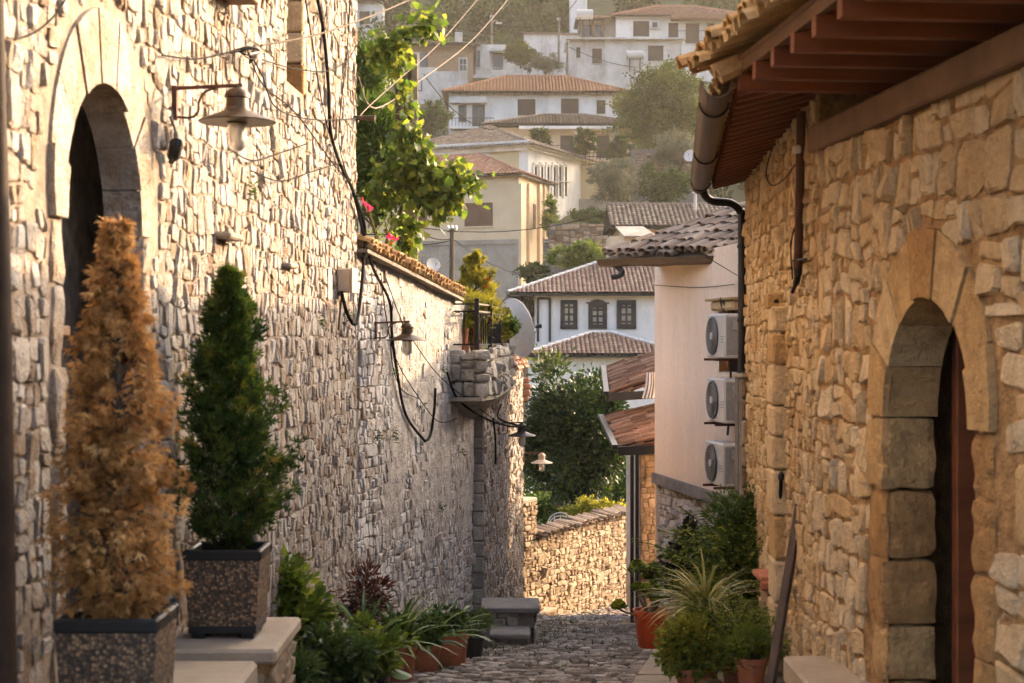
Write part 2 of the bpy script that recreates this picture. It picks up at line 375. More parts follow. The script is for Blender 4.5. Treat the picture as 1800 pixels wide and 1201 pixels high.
def rubble(root, A, B, zb, zt, sw, sh, mat, seed, keep=None, nobj=300, gap=.012, relief=(.004, .03), bulge=.022, wav=.03, face=None, tiny=.12, name='stone', tint=None, size_at=None, dense=1.0, parent=None, soft=False):
    """lay rubble stones on the vertical plane A-B (2D), between zb(u) and zt(u)"""
    rnd = random.Random(seed); A = Vector(A[:2]); B = Vector(B[:2]); e = (B-A); L = e.length; e.normalize()
    nrm = Vector((e.y, -e.x)); f0 = Vector(face) if face else -(A+B)/2
    if nrm.dot(f0) < 0: nrm = -nrm
    parent = parent or root
    zbf = zb if callable(zb) else (lambda u: zb); ztf = zt if callable(zt) else (lambda u: zt)
    us = [L*i/20 for i in range(21)]
    z0 = min(zbf(u) for u in us); z1 = max(ztf(u) for u in us)
    ph = [rnd.uniform(0, 6.28) for _ in range(4)]
    wob = lambda u, z: wav*(math.sin(u*1.7+ph[0]+z)+.6*math.sin(u*4.3+ph[1]+z*2.1)+.35*math.sin(u*9.1+ph[2]+z*3))
    nz_ = lambda u, z, k: mnoise.noise(Vector((u*2.6+seed*1.7, z*2.6, k)))+.5*mnoise.noise(Vector((u*7+seed, z*7, k+3)))
    wu = wav*1.5
    def warp(u, z): return (u+wu*nz_(u, z, 0.0), z+wav*1.15*nz_(u, z, 5.0))
    st = []; cells = []; mw = (sw[0]+sw[1])/2; mh_ = (sh[0]+sh[1])/2
    z = z0
    while z < z1:
        H = mh_*rnd.uniform(1.7, 3.3); u = -rnd.uniform(0, 3*sw[1])
        while u < L:
            Wd = mw*rnd.uniform(1.6, 4.0); cells.append((u, z, Wd, H)); u += Wd
        z += H
    while cells:
        a, b, c, d = cells.pop(); k = size_at(a) if size_at else 1.0
        rw, rh = c/(mw*k*rnd.uniform(.75, 1.45)), d/(mh_*rnd.uniform(.75, 1.4))
        if (rw > 1.25 or rh > 1.25) and not (rw < 2.3 and rh < 2.0 and rnd.random() < .07):
            f = rnd.uniform(.36, .64)
            if rh*rnd.uniform(.8, 1.3) > rw: cells += [(a, b, c, d*f), (a, b+d*f, c, d*(1-f))]
            else: cells += [(a, b, c*f, d), (a+c*f, b, c*(1-f), d)]
            continue
        if c < sw[0]*.3 or d < sh[0]*.3: continue
        m = (a+c/2, b+d/2)
        if m[0] < c*.25 or m[0] > L-c*.25: continue
        if b < zbf(min(max(m[0], 0), L))-.05 or b+d > ztf(min(max(m[0], 0), L))+.03: continue
        if keep and not keep(m[0], m[1], c, d): continue
        if rnd.random() > dense: continue
        g = gap*rnd.uniform(.35, 1.5); a0, a1, b0, b1 = a+g*.5, a+c-g*.5, b+g*.5, b+d-g*.5
        if a1-a0 < .02 or b1-b0 < .02: continue
        cw = (a1-a0); ch = (b1-b0); q = lambda s_: s_*rnd.uniform(.03, .24)
        j = lambda s_: rnd.uniform(-s_, s_)
        pl_ = [(a0+q(cw), b0+j(.05*ch)), (a1-q(cw), b0+j(.05*ch)), (a1+j(.04*cw), b0+q(ch)), (a1+j(.04*cw), b1-q(ch)), (a1-q(cw), b1+j(.05*ch)), (a0+q(cw), b1+j(.05*ch)), (a0+j(.04*cw), b1-q(ch)), (a0+j(.04*cw), b0+q(ch))]
        pl_ = [warp(*v) for v in pl_]; pl_ = [(min(max(v[0], 0), L), v[1]) for v in pl_]
        st.append((pl_, c, d))
    out = []
    for poly, c, d in st:
        vs, q4, t3, cu, cz = stone_geo(poly, rnd.uniform(*relief), bulge*rnd.uniform(.4, 1.3)*min(1.5, d/.12), rnd)
        p = Vector((A.x+e.x*cu, A.y+e.y*cu, cz))
        wv = [(A.x+e.x*v[0]+nrm.x*v[1], A.y+e.y*v[0]+nrm.y*v[1], v[2]) for v in vs]
        if nrm.x*e.y-nrm.y*e.x > 0: q4_, t3_ = q4, t3
        else: q4_, t3_ = [f[::-1] for f in q4], [f[::-1] for f in t3]
        t = rnd.random()**1.0 if tint is None else min(1, max(0, tint(cu, cz)+rnd.uniform(-.3, .3)))
        vang = abs(Vector((p.x, p.y)).normalized().dot(nrm))
        out.append((in_frame_area(p, c*max(vang, .05), d), p, wv, q4_, t3_, t))
    out.sort(key=lambda s_: -s_[0]); o_ = org(root)
    big = [s_ for s_ in out if s_[0] > 50][:nobj]; rest = out[len(big):]
    for a_, p, wv, q4, t3, t in big:
        me = nmesh(name, [(v[0]-p.x, v[1]-p.y, v[2]-p.z) for v in wv], [np.array(q4), np.array(t3)], [t]*len(wv), soft, mat)
        obj(name, me, parent, p-o_)
    if rest:
        V = []; Q = []; T = []; tt = []
        for a_, p, wv, q4, t3, t in rest:
            b = len(V); V += [(v[0]-o_.x, v[1]-o_.y, v[2]-o_.z) for v in wv]
            Q += [tuple(i+b for i in f) for f in q4]; T += [tuple(i+b for i in f) for f in t3]; tt += [t]*len(wv)
        o = obj(name+'_fill', nmesh(name+'_fill', V, [np.array(Q), np.array(T)], tt, soft, mat), parent); o['kind'] = 'stuff'
    return e, nrm, L
def backing(root, name, A, B, zb, zt, mat, thick=.3, openings=(), face=None, du=.25):
    """mortar face with openings (u0,u1,zb,ztop(u)); also top and ends so it has depth"""
    A = Vector(A[:2]); B = Vector(B[:2]); e = (B-A); L = e.length; e.normalize(); nrm = Vector((e.y, -e.x)); f0 = Vector(face) if face else -(A+B)/2
    if nrm.dot(f0) < 0: nrm = -nrm
    zbf = zb if callable(zb) else (lambda u: zb); ztf = zt if callable(zt) else (lambda u: zt)
    us = set(); n = max(2, int(L/du))
    for i in range(n+1): us.add(round(L*i/n, 4))
    for (u0, u1, b_, t_) in openings:
        for i in range(25): us.add(round(u0+(u1-u0)*i/24, 4))
    us = sorted(us); mb = MB(); W = lambda u, d, z: (A.x+e.x*u+nrm.x*d, A.y+e.y*u+nrm.y*d, z)
    for a, b in zip(us[:-1], us[1:]):
        if b-a < 1e-4: continue
        op = [o_ for o_ in openings if o_[0]-1e-4 <= a and b <= o_[1]+1e-4]
        if op:
            u0, u1, ob, ot = op[0]
            if ob > zbf(a)+.01: mb.quad(W(a, 0, zbf(a)), W(b, 0, zbf(b)), W(b, 0, ob), W(a, 0, ob)); mb.quad(W(a, 0, ob), W(b, 0, ob), W(b, -thick, ob), W(a, -thick, ob))
            mb.quad(W(a, 0, ot(a)), W(b, 0, ot(b)), W(b, 0, ztf(b)), W(a, 0, ztf(a)))
        else: mb.quad(W(a, 0, zbf(a)), W(b, 0, zbf(b)), W(b, 0, ztf(b)), W(a, 0, ztf(a)))
        mb.quad(W(a, 0, ztf(a)), W(b, 0, ztf(b)), W(b, -thick, ztf(b)), W(a, -thick, ztf(a)))
        if not op: mb.quad(W(a, -thick, zbf(a)), W(b, -thick, zbf(b)), W(b, -thick, ztf(b)), W(a, -thick, ztf(a)))
    for u in (0, L): mb.quad(W(u, 0, zbf(u)), W(u, -thick, zbf(u)), W(u, -thick, ztf(u)), W(u, 0, ztf(u)))
    return mb.build(name, mat, root), W
def coat(root, W, L, zb, zt, mat, base, amp, seed, du=.05, dz=.05, skip=None, name='mortar_coat'):
    """uneven mortar smeared between and over the stones"""
    zbf = zb if callable(zb) else (lambda u: zb); ztf = zt if callable(zt) else (lambda u: zt); n_u = int(L/du); n_z = int((ztf(0)-zbf(0))/dz); V = []; o_ = org(root); Fq = []
    for i in range(n_u+1):
        for j in range(n_z+1):
            u = L*i/n_u; z = zbf(u)+(ztf(u)-zbf(u))*j/n_z; b = mnoise.noise(Vector((u*1.5+seed, z*1.5, 5)))+.6*mnoise.noise(Vector((u*5+seed, z*5, 2))); f = mnoise.noise(Vector((u*15+seed, z*15, 9)))
            p = W(u, base+amp*b+amp*.35*f, z); V.append((p[0]-o_.x, p[1]-o_.y, p[2]-o_.z))
            if i < n_u and j < n_z and not (skip and (skip(u, z) or skip(u+du, z) or skip(u, z+dz) or skip(u+du, z+dz))): q = i*(n_z+1)+j; Fq.append((q, q+n_z+1, q+n_z+2, q+1))
    return obj(name, nmesh(name, V, np.array(Fq), None, False, mat), root)
# --- roof tiles
def barrel(name, L, r0, r1, mat, n=5, th=.016, flip=False, seed=0):
    """half round clay tile along +Y, r0 at the low end"""
    vs = []; rnd = random.Random(seed)
    for y, r_ in ((0, r0), (L, r1)):
        for rr in (r_, r_-th):
            for k in range(n+1):
                a = math.pi*k/n; vs.append((rr*math.cos(a), y+rnd.uniform(-.006, .006), (rr*math.sin(a)*.8)*(-1 if flip else 1)))
    m = n+1; fs = []
    for k in range(n):
        fs += [(k, k+1, 2*m+k+1, 2*m+k), (m+k, 3*m+k, 3*m+k+1, m+k+1), (k, m+k, m+k+1, k+1), (2*m+k, 2*m+k+1, 3*m+k+1, 3*m+k)]
    fs += [(0, 2*m, 3*m, m), (n, m+n, 3*m+n, 2*m+n)]
    return vs, np.array(fs)
def tile_set(name, L, r0, r1, mat, count=6, flip=False):
    out = []
    for i in range(count):
        vs, fs = barrel(name, L, r0, r1, mat, flip=flip, seed=i); out.append(nmesh(name, vs, fs, [(i+.5)/count]*len(vs), False, mat))
    return out
def tile_objects(root, O, ex, ey, cols, rows, pitch, step, meshes, channels=None, jit=.02, seed=1, parent=None, name='roof_tile', skip=None, lift=.0):
    """individual tiles: O eave corner, ex along the eave, ey up the slope (unit vectors)"""
    rnd = random.Random(seed); O = Vector(O); ex = Vector(ex).normalized(); ey = Vector(ey).normalized(); nz = ex.cross(ey).normalized(); o_ = org(root); parent = parent or root
    for c in range(cols):
        for r in range(rows):
            for kind in ((0, 1) if channels else (0,)):
                if skip and skip(c, r, kind): continue
                p = O+ex*((c+.5*kind)*pitch+rnd.uniform(-jit, jit)*.5)+ey*(r*step+rnd.uniform(-jit, jit))+nz*((.045 if kind == 0 else .0)+lift+rnd.uniform(-.006, .006))
                t = rnd.uniform(-.06, .06)*(jit/.02); tl = -.05+rnd.uniform(-.03, .03)
                m_ = Matrix((ex, ey, nz)).transposed() @ Matrix.Rotation(t, 3, 'Z') @ Matrix.Rotation(tl, 3, 'X')
                o = bpy.data.objects.new(name, rnd.choice(meshes if kind == 0 else channels)); o.location = p-o_; o.rotation_euler = m_.to_euler(); link(o, parent)
def tiles_joined(name, slopes, pitch, step, mat, parent, seed=3, n=4, rad=.5, wob=.0):
    """far roofs: slopes = [(O, ex, ey, width, lenfn(u)->(v0,v1))], local coordinates of the parent"""
    rnd = random.Random(seed); V = []; Fq = []; tt = []
    for O, ex, ey, wd, fn in slopes:
        O = Vector(O); ex = Vector(ex).normalized(); ey = Vector(ey).normalized(); nz = ex.cross(ey).normalized()
        if nz.z < 0: nz = -nz
        nc = max(1, int(wd/pitch)); pt = wd/nc
        for c in range(nc):
            u = (c+.5)*pt; v0, v1 = fn(u)
            if v1-v0 < step*.3: continue
            nr = max(1, int(round((v1-v0)/step))); sv = (v1-v0)/nr
            for r in range(nr):
                b = len(V); a0 = v0+r*sv-.02; a1 = v0+(r+1)*sv+.04; ju = rnd.uniform(-wob, wob)
                for y, lf, rr in ((a0, .035, rad*pt*1.0), (a1, .012, rad*pt*.84)):
                    for k in range(n+1):
                        a = math.pi*k/n; q = O+ex*(u+ju+rr*math.cos(a))+ey*y+nz*(lf+rr*math.sin(a)*.75); V.append(q)
                m = n+1; Fq += [(b+k, b+k+1, b+m+k+1, b+m+k) for k in range(n)]
                V.append(O+ex*(u+ju)+ey*a0+nz*.0); tt += [min(1, max(0, rnd.gauss(.5, .25)))]*(2*m+1)
                Fq += [(b+k, b+2*m, b+2*m, b+k+1) for k in range(0)]
            # channel under the column
    o = obj(name, nmesh(name, V, np.array(Fq), tt, True, mat), parent); o['kind'] = 'stuff'; return o
def hip_roof(root, x0, x1, y0, y1, z, pitch_deg, mat, kind='hip', tp=.22, ts=.33, under=None, ridge=None, seed=3, parent=None, fascia=True, sides=('f', 'r', 'l')):
    """roof over the local rectangle; returns ridge height"""
    parent = parent or root; wd = x1-x0; dp = y1-y0; hp = min(wd, dp)/2 if kind == 'hip' else dp/2; tn = math.tan(R(pitch_deg)); cs = math.cos(R(pitch_deg)); zr = z+hp*tn
    mb = MB()
    if kind == 'hip':
        if wd >= dp: a, b = (x0+hp, (y0+y1)/2, zr), (x1-hp, (y0+y1)/2, zr)
        else: a, b = ((x0+x1)/2, y0+hp, zr), ((x0+x1)/2, y1-hp, zr)
    else: a, b = (x0, (y0+y1)/2, zr), (x1, (y0+y1)/2, zr)
    c0, c1, c2, c3 = (x0, y0, z), (x1, y0, z), (x1, y1, z), (x0, y1, z)
    if kind == 'hip' and wd < dp: mb.quad(c0, c1, a); mb.quad(c1, c2, b, a); mb.quad(c2, c3, b); mb.quad(c3, c0, a, b)
    else: mb.quad(c0, c1, b, a); mb.quad(c1, c2, b); mb.quad(c2, c3, a, b); mb.quad(c3, c0, a)
    mb.quad(c3, c2, c1, c0)
    rf = mb.build('roof', under or M['wood_brown'], parent, world=False)
    sl = []
    mn = (lambda u, W_: min(u, W_-u, hp)) if kind == 'hip' else (lambda u, W_: hp)
    if 'f' in sides: sl.append((c0, (1, 0, 0), (0, 1, tn), wd, lambda u: (-.03, mn(u, wd)/cs)))
    if kind == 'hip':
        if 'r' in sides: sl.append((c1, (0, 1, 0), (-1, 0, tn), dp, lambda u: (-.03, mn(u, dp)/cs)))
        if 'l' in sides: sl.append((c3, (0, -1, 0), (1, 0, tn), dp, lambda u: (-.03, mn(u, dp)/cs)))
    tiles_joined('roof_tiles', sl, tp, ts, mat, rf, seed)
    rm = ridge or mat; t = MB(); rr = tp*.42
    def cap(p, q):
        p = Vector(p); q = Vector(q); n = max(1, int((q-p).length/.4))
        for i in range(n):
            s_ = p+(q-p)*(i/n); e_ = p+(q-p)*((i+1.08)/n)
            t.tube([s_+Vector((0, 0, .05)), e_+Vector((0, 0, .04))], [rr*1.08, rr*.92], 7, True)
    if (Vector(b)-Vector(a)).length > .05: cap(a, b)
    if kind == 'hip':
        if wd >= dp: cap(c0, a); cap(c1, b)
        else: cap(c0, a); cap(c1, a)
    t.build('ridge_tiles', rm, rf, True, world=False, tint=.6)['kind'] = 'stuff'
    if fascia:
        f = MB(); f.box(((x0+x1)/2, y0+.06, z-.06), (wd-.05, .05, .09)); f.box((x1-.06, (y0+y1)/2, z-.06), (.05, dp-.2, .09)); f.build('fascia', M['wood_black'], rf, world=False)
    return zr
# --- foliage
def tmpl(kind):
    if kind == 'oval': return np.array([(0, 0, 0), (.5, .27, .06), (1, 0, -.05), (.5, -.27, .06)]), np.array([(0, 1, 2), (0, 2, 3)])
    if kind == 'lance': return np.array([(0, 0, 0), (.45, .11, .03), (1, 0, -.08), (.45, -.11, .03)]), np.array([(0, 1, 2), (0, 2, 3)])
    if kind == 'round':
        a = [(.5+.5*math.cos(t), .48*math.sin(t), .05*math.cos(2*t)) for t in [math.pi+2*math.pi*i/8 for i in range(8)]]; return np.array(a), np.array([(0, i, i+1) for i in range(1, 7)])
    if kind == 'vine':
        pr = [(0, 0), (.02, .28), (-.08, .45), (.28, .40), (.36, .52), (.52, .30), (.74, .34), (.72, .16), (1, 0)]
        pts = [(x, y, .10*abs(y)-.12*x*x) for x, y in pr]+[(x, -y, .10*abs(y)-.12*x*x) for x, y in pr[1:-1]][::-1]
        pts.append((.36, 0, 0)); n = len(pts)-1; return np.array(pts), np.array([(i, (i+1) % n, n) for i in range(n)])
    if kind == 'spray':     # a little flat thuja fan
        v = []; f = []
        for (a, l, b) in ((0, 1, 0), (.55, .75, .18), (-.55, .75, .18), (.95, .5, .35), (-.95, .5, .35)):
            c, s_ = math.cos(a), math.sin(a); i = len(v); o = b
            v += [(o, 0, 0), (o+l*.5*c-.07*s_, l*.5*s_+.07*c, .03), (o+l*c, l*s_, -.06), (o+l*.5*c+.07*s_, l*.5*s_-.07*c, .03)]
            f += [(i, i+1, i+2), (i, i+2, i+3)]
        return np.array(v), np.array(f)
    if kind == 'needle': return np.array([(0, .03, 0), (0, -.03, 0), (1, 0, 0)]), np.array([(0, 1, 2)])
    if kind == 'clump':     # far foliage: three crossed leaves
        v = []; f = []
        for i in range(3):
            a = i*2.1; u = np.array([math.cos(a), math.sin(a), .3*(i-1)]); w_ = np.array([-math.sin(a), math.cos(a), .25]); o = u*.1; b = len(v)
            v += [tuple(o), tuple(o+u*.5+w_*.28), tuple(o+u), tuple(o+u*.5-w_*.28)]; f += [(b, b+1, b+2), (b, b+2, b+3)]
        return np.array(v), np.array(f)
def leaves(name, parent, cen, dirs, size, kind, mat, tint=None, seed=0, roll=math.pi, kindflag=True):
    g = np.random.default_rng(seed); cen = np.asarray(cen, float); N = len(cen); d = np.asarray(dirs, float)
    d = d/np.maximum(np.linalg.norm(d, axis=1, keepdims=True), 1e-6)
    up = np.tile([0, 0, 1.0], (N, 1))+g.normal(0, .05, (N, 3)); s_ = np.cross(up, d); ln = np.linalg.norm(s_, axis=1, keepdims=True); s_ = np.where(ln > .05, s_/np.maximum(ln, 1e-6), [1, 0, 0]); n_ = np.cross(d, s_)
    a = g.uniform(-roll, roll, N)[:, None]; s2 = s_*np.cos(a)+n_*np.sin(a); n2 = -s_*np.sin(a)+n_*np.cos(a)
    tv, tf = tmpl(kind); sz = np.broadcast_to(np.asarray(size, float), (N,))[:, None, None]
    V = cen[:, None, :]+sz*(tv[None, :, 0:1]*d[:, None, :]+tv[None, :, 1:2]*s2[:, None, :]+tv[None, :, 2:3]*n2[:, None, :])
    o_ = org(parent); V = V.reshape(-1, 3)-np.array(o_)
    Fx = (tf[None]+(np.arange(N)*len(tv))[:, None, None]).reshape(-1, 3)
    t = g.random(N) if tint is None else np.clip(np.asarray(tint)+g.normal(0, .13, N), 0, 1)
    o = obj(name, nmesh(name, V, Fx, np.repeat(t, len(tv)), False, mat), parent)
    if kindflag: o['kind'] = 'stuff'
    return o
def ball(n, g, power=.5):
    v = g.normal(size=(n, 3)); v /= np.linalg.norm(v, axis=1, keepdims=True); return v*(g.random(n)**power)[:, None]
def crown(name, parent, c, rad, nclump, per, lsize, kind, mat, seed, spread=.22, gravity=0.0, shell=.4, light=None, squash=1.0):
    """leaf clumps through an uneven ellipsoid volume"""
    g = np.random.default_rng(seed); c = np.array(c); rad = np.array(rad)
    cl = ball(nclump, g, shell); ll = np.linalg.norm(cl, axis=1)
    lump = np.array([.82+.32*mnoise.noise(Vector(p)*1.9+Vector((seed, 0, 0))) for p in cl]); cl = cl*lump[:, None]
    pos = c+cl*rad; sp = spread*rad.mean()
    cr = g.uniform(.6, 1.4, nclump)*sp
    off = g.normal(0, 1, (nclump, per, 3))*cr[:, None, None]*.5*np.array([1, 1, .75*squash])
    pts = (pos[:, None, :]+off).reshape(-1, 3); d = (off+g.normal(0, .6, off.shape)*cr[:, None, None]*.5).reshape(-1, 3)+np.repeat(cl*rad, per, 0)*.12; d[:, 2] -= gravity*np.linalg.norm(d, axis=1)
    base = .42+.22*g.normal(size=nclump)*.6; t = np.repeat(base, per)
    o = leaves(name, parent, pts, d, g.uniform(.7, 1.25, len(pts))*lsize, kind, mat, t, seed+1); return pos
def limb(mb, p, q, r0, r1, g, n=6, bend=.12, seg=5):
    p = np.array(p, float); q = np.array(q, float); L = np.linalg.norm(q-p); pts = []
    b1 = g.normal(0, bend*L, 3)
    for i in range(seg+1):
        t = i/seg; pts.append(p+(q-p)*t+b1*math.sin(math.pi*t)*(1-.3*t))
    mb.tube([Vector(a) for a in pts], [r0+(r1-r0)*i/seg for i in range(seg+1)], n)
def tree(name, label, base, c, rad, nclump, per, lsize, kind, mat, seed, trunk_r=.12, limbs=9, group=None, bark='bark', forks=None, cat='tree', **kw):
    root = thing(name, label, cat, base, group); g = np.random.default_rng(seed+50)
    pos = crown('crown', root, c, rad, nclump, per, lsize, kind, mat, seed, **kw)
    mb = MB(); b = np.array(base, float); cc = np.array(c, float); f = b+(cc-b)*.45; f[:2] = b[:2]+(cc-b)[:2]*.3
    limb(mb, b-np.array([0, 0, .1]), f, trunk_r, trunk_r*.7, g, 8, .05)
    for i in range(limbs):
        q = pos[int(g.integers(len(pos)))]; limb(mb, f+(b-f)*g.uniform(0, .35), q, trunk_r*.5, trunk_r*.08, g, 5, .1)
    mb.build('trunk', M[bark], root, True); return root

def rough_block(mb, c, dims, Mx, rnd, amp=.012, n=5):
    """stone block with uneven hewn faces"""
    c = Vector(c); off = Vector((rnd.uniform(0, 99), rnd.uniform(0, 99), 0)); hx = [d/2 for d in dims]; ix = {}; vs = []; fs = []
    def vid(i, j, k):
        if (i, j, k) in ix: return ix[i, j, k]
        v = Vector(((i/n*2-1)*hx[0], (j/n*2-1)*hx[1], (k/n*2-1)*hx[2])); e = sum(1 for q in (i, j, k) if q in (0, n))
        dsp = mnoise.noise(v*9+off)*amp+mnoise.noise(v*24+off)*amp*.5; nn = Vector(tuple((-1 if q == 0 else (1 if q == n else 0)) for q in (i, j, k)))
        v = v+nn*(dsp-amp*.5*(e > 1)-amp*.4*(e > 2)); ix[i, j, k] = len(vs); vs.append(Mx @ v+c); return ix[i, j, k]
    for s_ in (0, n):
        for p in range(n):
            for q in range(n):
                fs += [(vid(s_, p, q), vid(s_, p+1, q), vid(s_, p+1, q+1), vid(s_, p, q+1)), (vid(p, s_, q), vid(p+1, s_, q), vid(p+1, s_, q+1), vid(p, s_, q+1)), (vid(p, q, s_), vid(p+1, q, s_), vid(p+1, q+1, s_), vid(p, q+1, s_))]
    return mb.add(vs, fs)

# ================================================================ GROUND
prof_y = [-20, 30, 52, 62, 78, 87, 100, 108, 112, 114.5, 119, 128, 140, 150, 160, 172, 190, 216]
prof_z = [2.0, -5.6, -7.2, -5.5, -1.0, 2.0, 5.6, 7.8, 8.6, 12.6, 14.5, 17.0, 19.6, 22.0, 27.0, 36.0, 52.0, 73.0]
def hillz(x, y):
    z = float(np.interp(y, prof_y, prof_z)); k = min(1, max(0, (y-60)/60))
    if y < 30: z = gz(max(y, -4))-.35
    return z+k*(1.6*mnoise.noise(Vector((x*.05, y*.05, 0)))+.5*mnoise.noise(Vector((x*.2, y*.2, 3))))
gx = np.concatenate([np.linspace(-160, -24, 18), np.linspace(-20, 40, 61), np.linspace(45, 180, 16)]); gy = np.concatenate([np.linspace(-20, 52, 19), np.linspace(54, 216, 112)])
V = [(x, y, hillz(x, y)) for y in gy for x in gx]; nx = len(gx)
F_ = [(j*nx+i, j*nx+i+1, (j+1)*nx+i+1, (j+1)*nx+i) for j in range(len(gy)-1) for i in range(nx-1)]
structure(obj('hillside', nmesh('hillside', V, np.array(F_), None, True, M['earth'])), 'hillside rising behind the town')
street = bpy.data.objects.new('street', None); link(street); structure(street, 'worn cobbled lane running down between the houses')
mb = MB(); ys = np.linspace(2, 34.5, 66); xs = np.linspace(-2.4, 3.0, 12)
for a, b in zip(ys[:-1], ys[1:]):
    for c, d in zip(xs[:-1], xs[1:]): mb.quad((c, a, gz(a)), (d, a, gz(a)), (d, b, gz(b)), (c, b, gz(b)))
mb.build('street_bed', M['cobble_joint'], street)
def lane(y):   # left and right edge of the walkable lane
    D = y/KY
    l = -2.04+.0358*D if D < 19.5 else (-3.876+.13*D if D < 26.3 else -1.644+.05*D)
    if D > 36.1: l = .16+(y-25.3)*.2
    r = 1.9 if D < 12 else 2.0
    if D > 20: r = 2.2
    return l, r
cob = []; rnd = random.Random(5); y = 6.0
while y < 33.4:
    rowh = rnd.uniform(.10, .17)*(1 if y < 20 else 1.25); l, r = lane(y); x = l-.1
    if y > 27.5: r = 1.9+(y-27.5)*.1; l = max(l, .1+(y-28)*.42)
    while x < r:
        ww = rnd.uniform(.10, .24)
        if rnd.random() < .93:
            n = 7; cx = x+ww/2; cyy = y+rowh/2+.03*math.sin(x*5+y); h = rnd.uniform(.012, .035); ring = []
            a0 = rnd.uniform(0, 1)
            for k in range(n):
                t = a0+2*math.pi*k/n; q = rnd.uniform(.86, 1.06); ring.append((math.copysign(abs(math.cos(t))**.75, math.cos(t))*ww*.46*q, math.copysign(abs(math.sin(t))**.75, math.sin(t))*rowh*.46*q))
            tl = rnd.uniform(-.05, .05); tm = rnd.uniform(-.08, .08); vs = [(p[0], p[1], -.03-p[1]/7) for p in ring]+[(p[0]*.94, p[1]*.94, h*.6-p[1]/7) for p in ring]+[(p[0]*.7, p[1]*.7, h+p[0]*tl+p[1]*tm-p[1]/7) for p in ring]
            f4 = [(r_*n+i, r_*n+(i+1) % n, (r_+1)*n+(i+1) % n, (r_+1)*n+i) for r_ in range(2) for i in range(n)]
            vs.append((0, 0, h*1.05)); f3 = [(2*n+i, 2*n+(i+1) % n, 3*n) for i in range(n)]
            p = Vector((cx, cyy, gz(cyy))); cob.append((in_frame_area(p, ww, rowh*.12), p, vs, f4, f3, rnd.random()))
        x += ww
    y += rowh
cob.sort(key=lambda c_: -c_[0])
for a_, p, vs, f4, f3, t in cob[:300]: obj('cobblestone', nmesh('cobblestone', vs, [np.array(f4), np.array(f3)], [t]*len(vs), False, M['cobble']), street, p)
V = []; Q = []; T = []; tt = []
for a_, p, vs, f4, f3, t in cob[300:]:
    b = len(V); V += [(v[0]+p.x, v[1]+p.y, v[2]+p.z) for v in vs]; Q += [tuple(i+b for i in f) for f in f4]; T += [tuple(i+b for i in f) for f in f3]; tt += [t]*len(vs)
o = obj('cobblestone_field', nmesh('cobblestone_field', V, [np.array(Q), np.array(T)], tt, False, M['cobble']), street); o['kind'] = 'stuff'
# raised pavement on the right
side = bpy.data.objects.new('sidewalk', None); link(side); structure(side, 'raised slab pavement edge along the right wall')
D = 9.0
while D < 23.8:
    D2 = min(D+rnd.uniform(.6, .95), 23.9)
    xl = lambda d: .79+.087*(d-15); y0, y1 = KY*D+.008, KY*D2-.008; zA, zB = gz(y0)+.10, gz(y1)+.10
    for (fa, fb) in ((0, .45), (.45, 1.0)):
        xa0 = xl(D)+(2.1-xl(D))*fa+.006*(fa > 0); xb0 = xl(D)+(2.1-xl(D))*fb; xa1 = xl(D2)+(2.1-xl(D2))*fa+.006*(fa > 0); xb1 = xl(D2)+(2.1-xl(D2))*fb; dz = rnd.uniform(-.006, .006)
        top = [(xa0, y0, zA+dz), (xb0, y0, zA+dz), (xb1, y1, zB+dz), (xa1, y1, zB+dz)]
        MB().prism(top, (0, 0, -.16)).build('paving_slab', M['slab'], side)
    D = D2

# ================================================================ wall pieces
def arch_parts(root, W, uc, r, zs, ztop_k, ring, n, zthr, jw, thick, mat, proud=.03, blocks=None, pname='voussoir', seed=1, jname='jamb_block', jproud=None):
    """voussoirs and jamb blocks as separate parts; W maps (u, depth, z)"""
    rnd = random.Random(seed); jproud = proud if jproud is None else jproud
    for i in range(n):
        a0, a1 = math.pi*i/n, math.pi*(i+1)/n
        pts = []
        rr = lambda a: r+jw+(ring-jw)*math.sin(a)**.8
        g = .006
        m = 3
        inner = [(uc+r*math.cos(a0+g+(a1-a0-2*g)*k/m), zs+ztop_k*r*math.sin(a0+g+(a1-a0-2*g)*k/m)) for k in range(m+1)]
        outer = [(uc+rr(a0+g+(a1-a0-2*g)*k/m)*math.cos(a0+g+(a1-a0-2*g)*k/m), zs+ztop_k*rr(a0+g+(a1-a0-2*g)*k/m)*math.sin(a0+g+(a1-a0-2*g)*k/m)) for k in range(m+1)]
        poly = inner+outer[::-1]; pr = proud+rnd.uniform(-.012, .012)
        mb = MB(); fr = [Vector(W(u, pr, z)) for u, z in poly]; bk = Vector(W(0, -thick, 0))-Vector(W(0, pr, 0))
        mb.prism(fr, bk).build(pname, mat, root, tint=rnd.random())
    for sgn in (-1, 1):
        z = zthr
        while z < zs-.02:
            h = min(rnd.uniform(*(blocks or (.22, .36))), zs-z)
            if zs-(z+h) < .12: h = zs-z
            ue = jw*rnd.uniform(.85, 1.15); u0 = uc+sgn*r; u1 = uc+sgn*(r+ue); pr = jproud+rnd.uniform(-.01, .012)
            a = Vector(W((u0+u1)/2, (pr-thick)/2, z+h/2)); ev = Vector(W(1, 0, 0))-Vector(W(0, 0, 0)); nv = Vector(W(0, 1, 0))-Vector(W(0, 0, 0))
            rough_block(MB(), a, (abs(u1-u0), pr+thick, h-.008), Matrix((ev, nv, (0, 0, 1))).transposed(), rnd, .015, 6).build(jname, mat, root, tint=rnd.uniform(0, .45))
            z += h
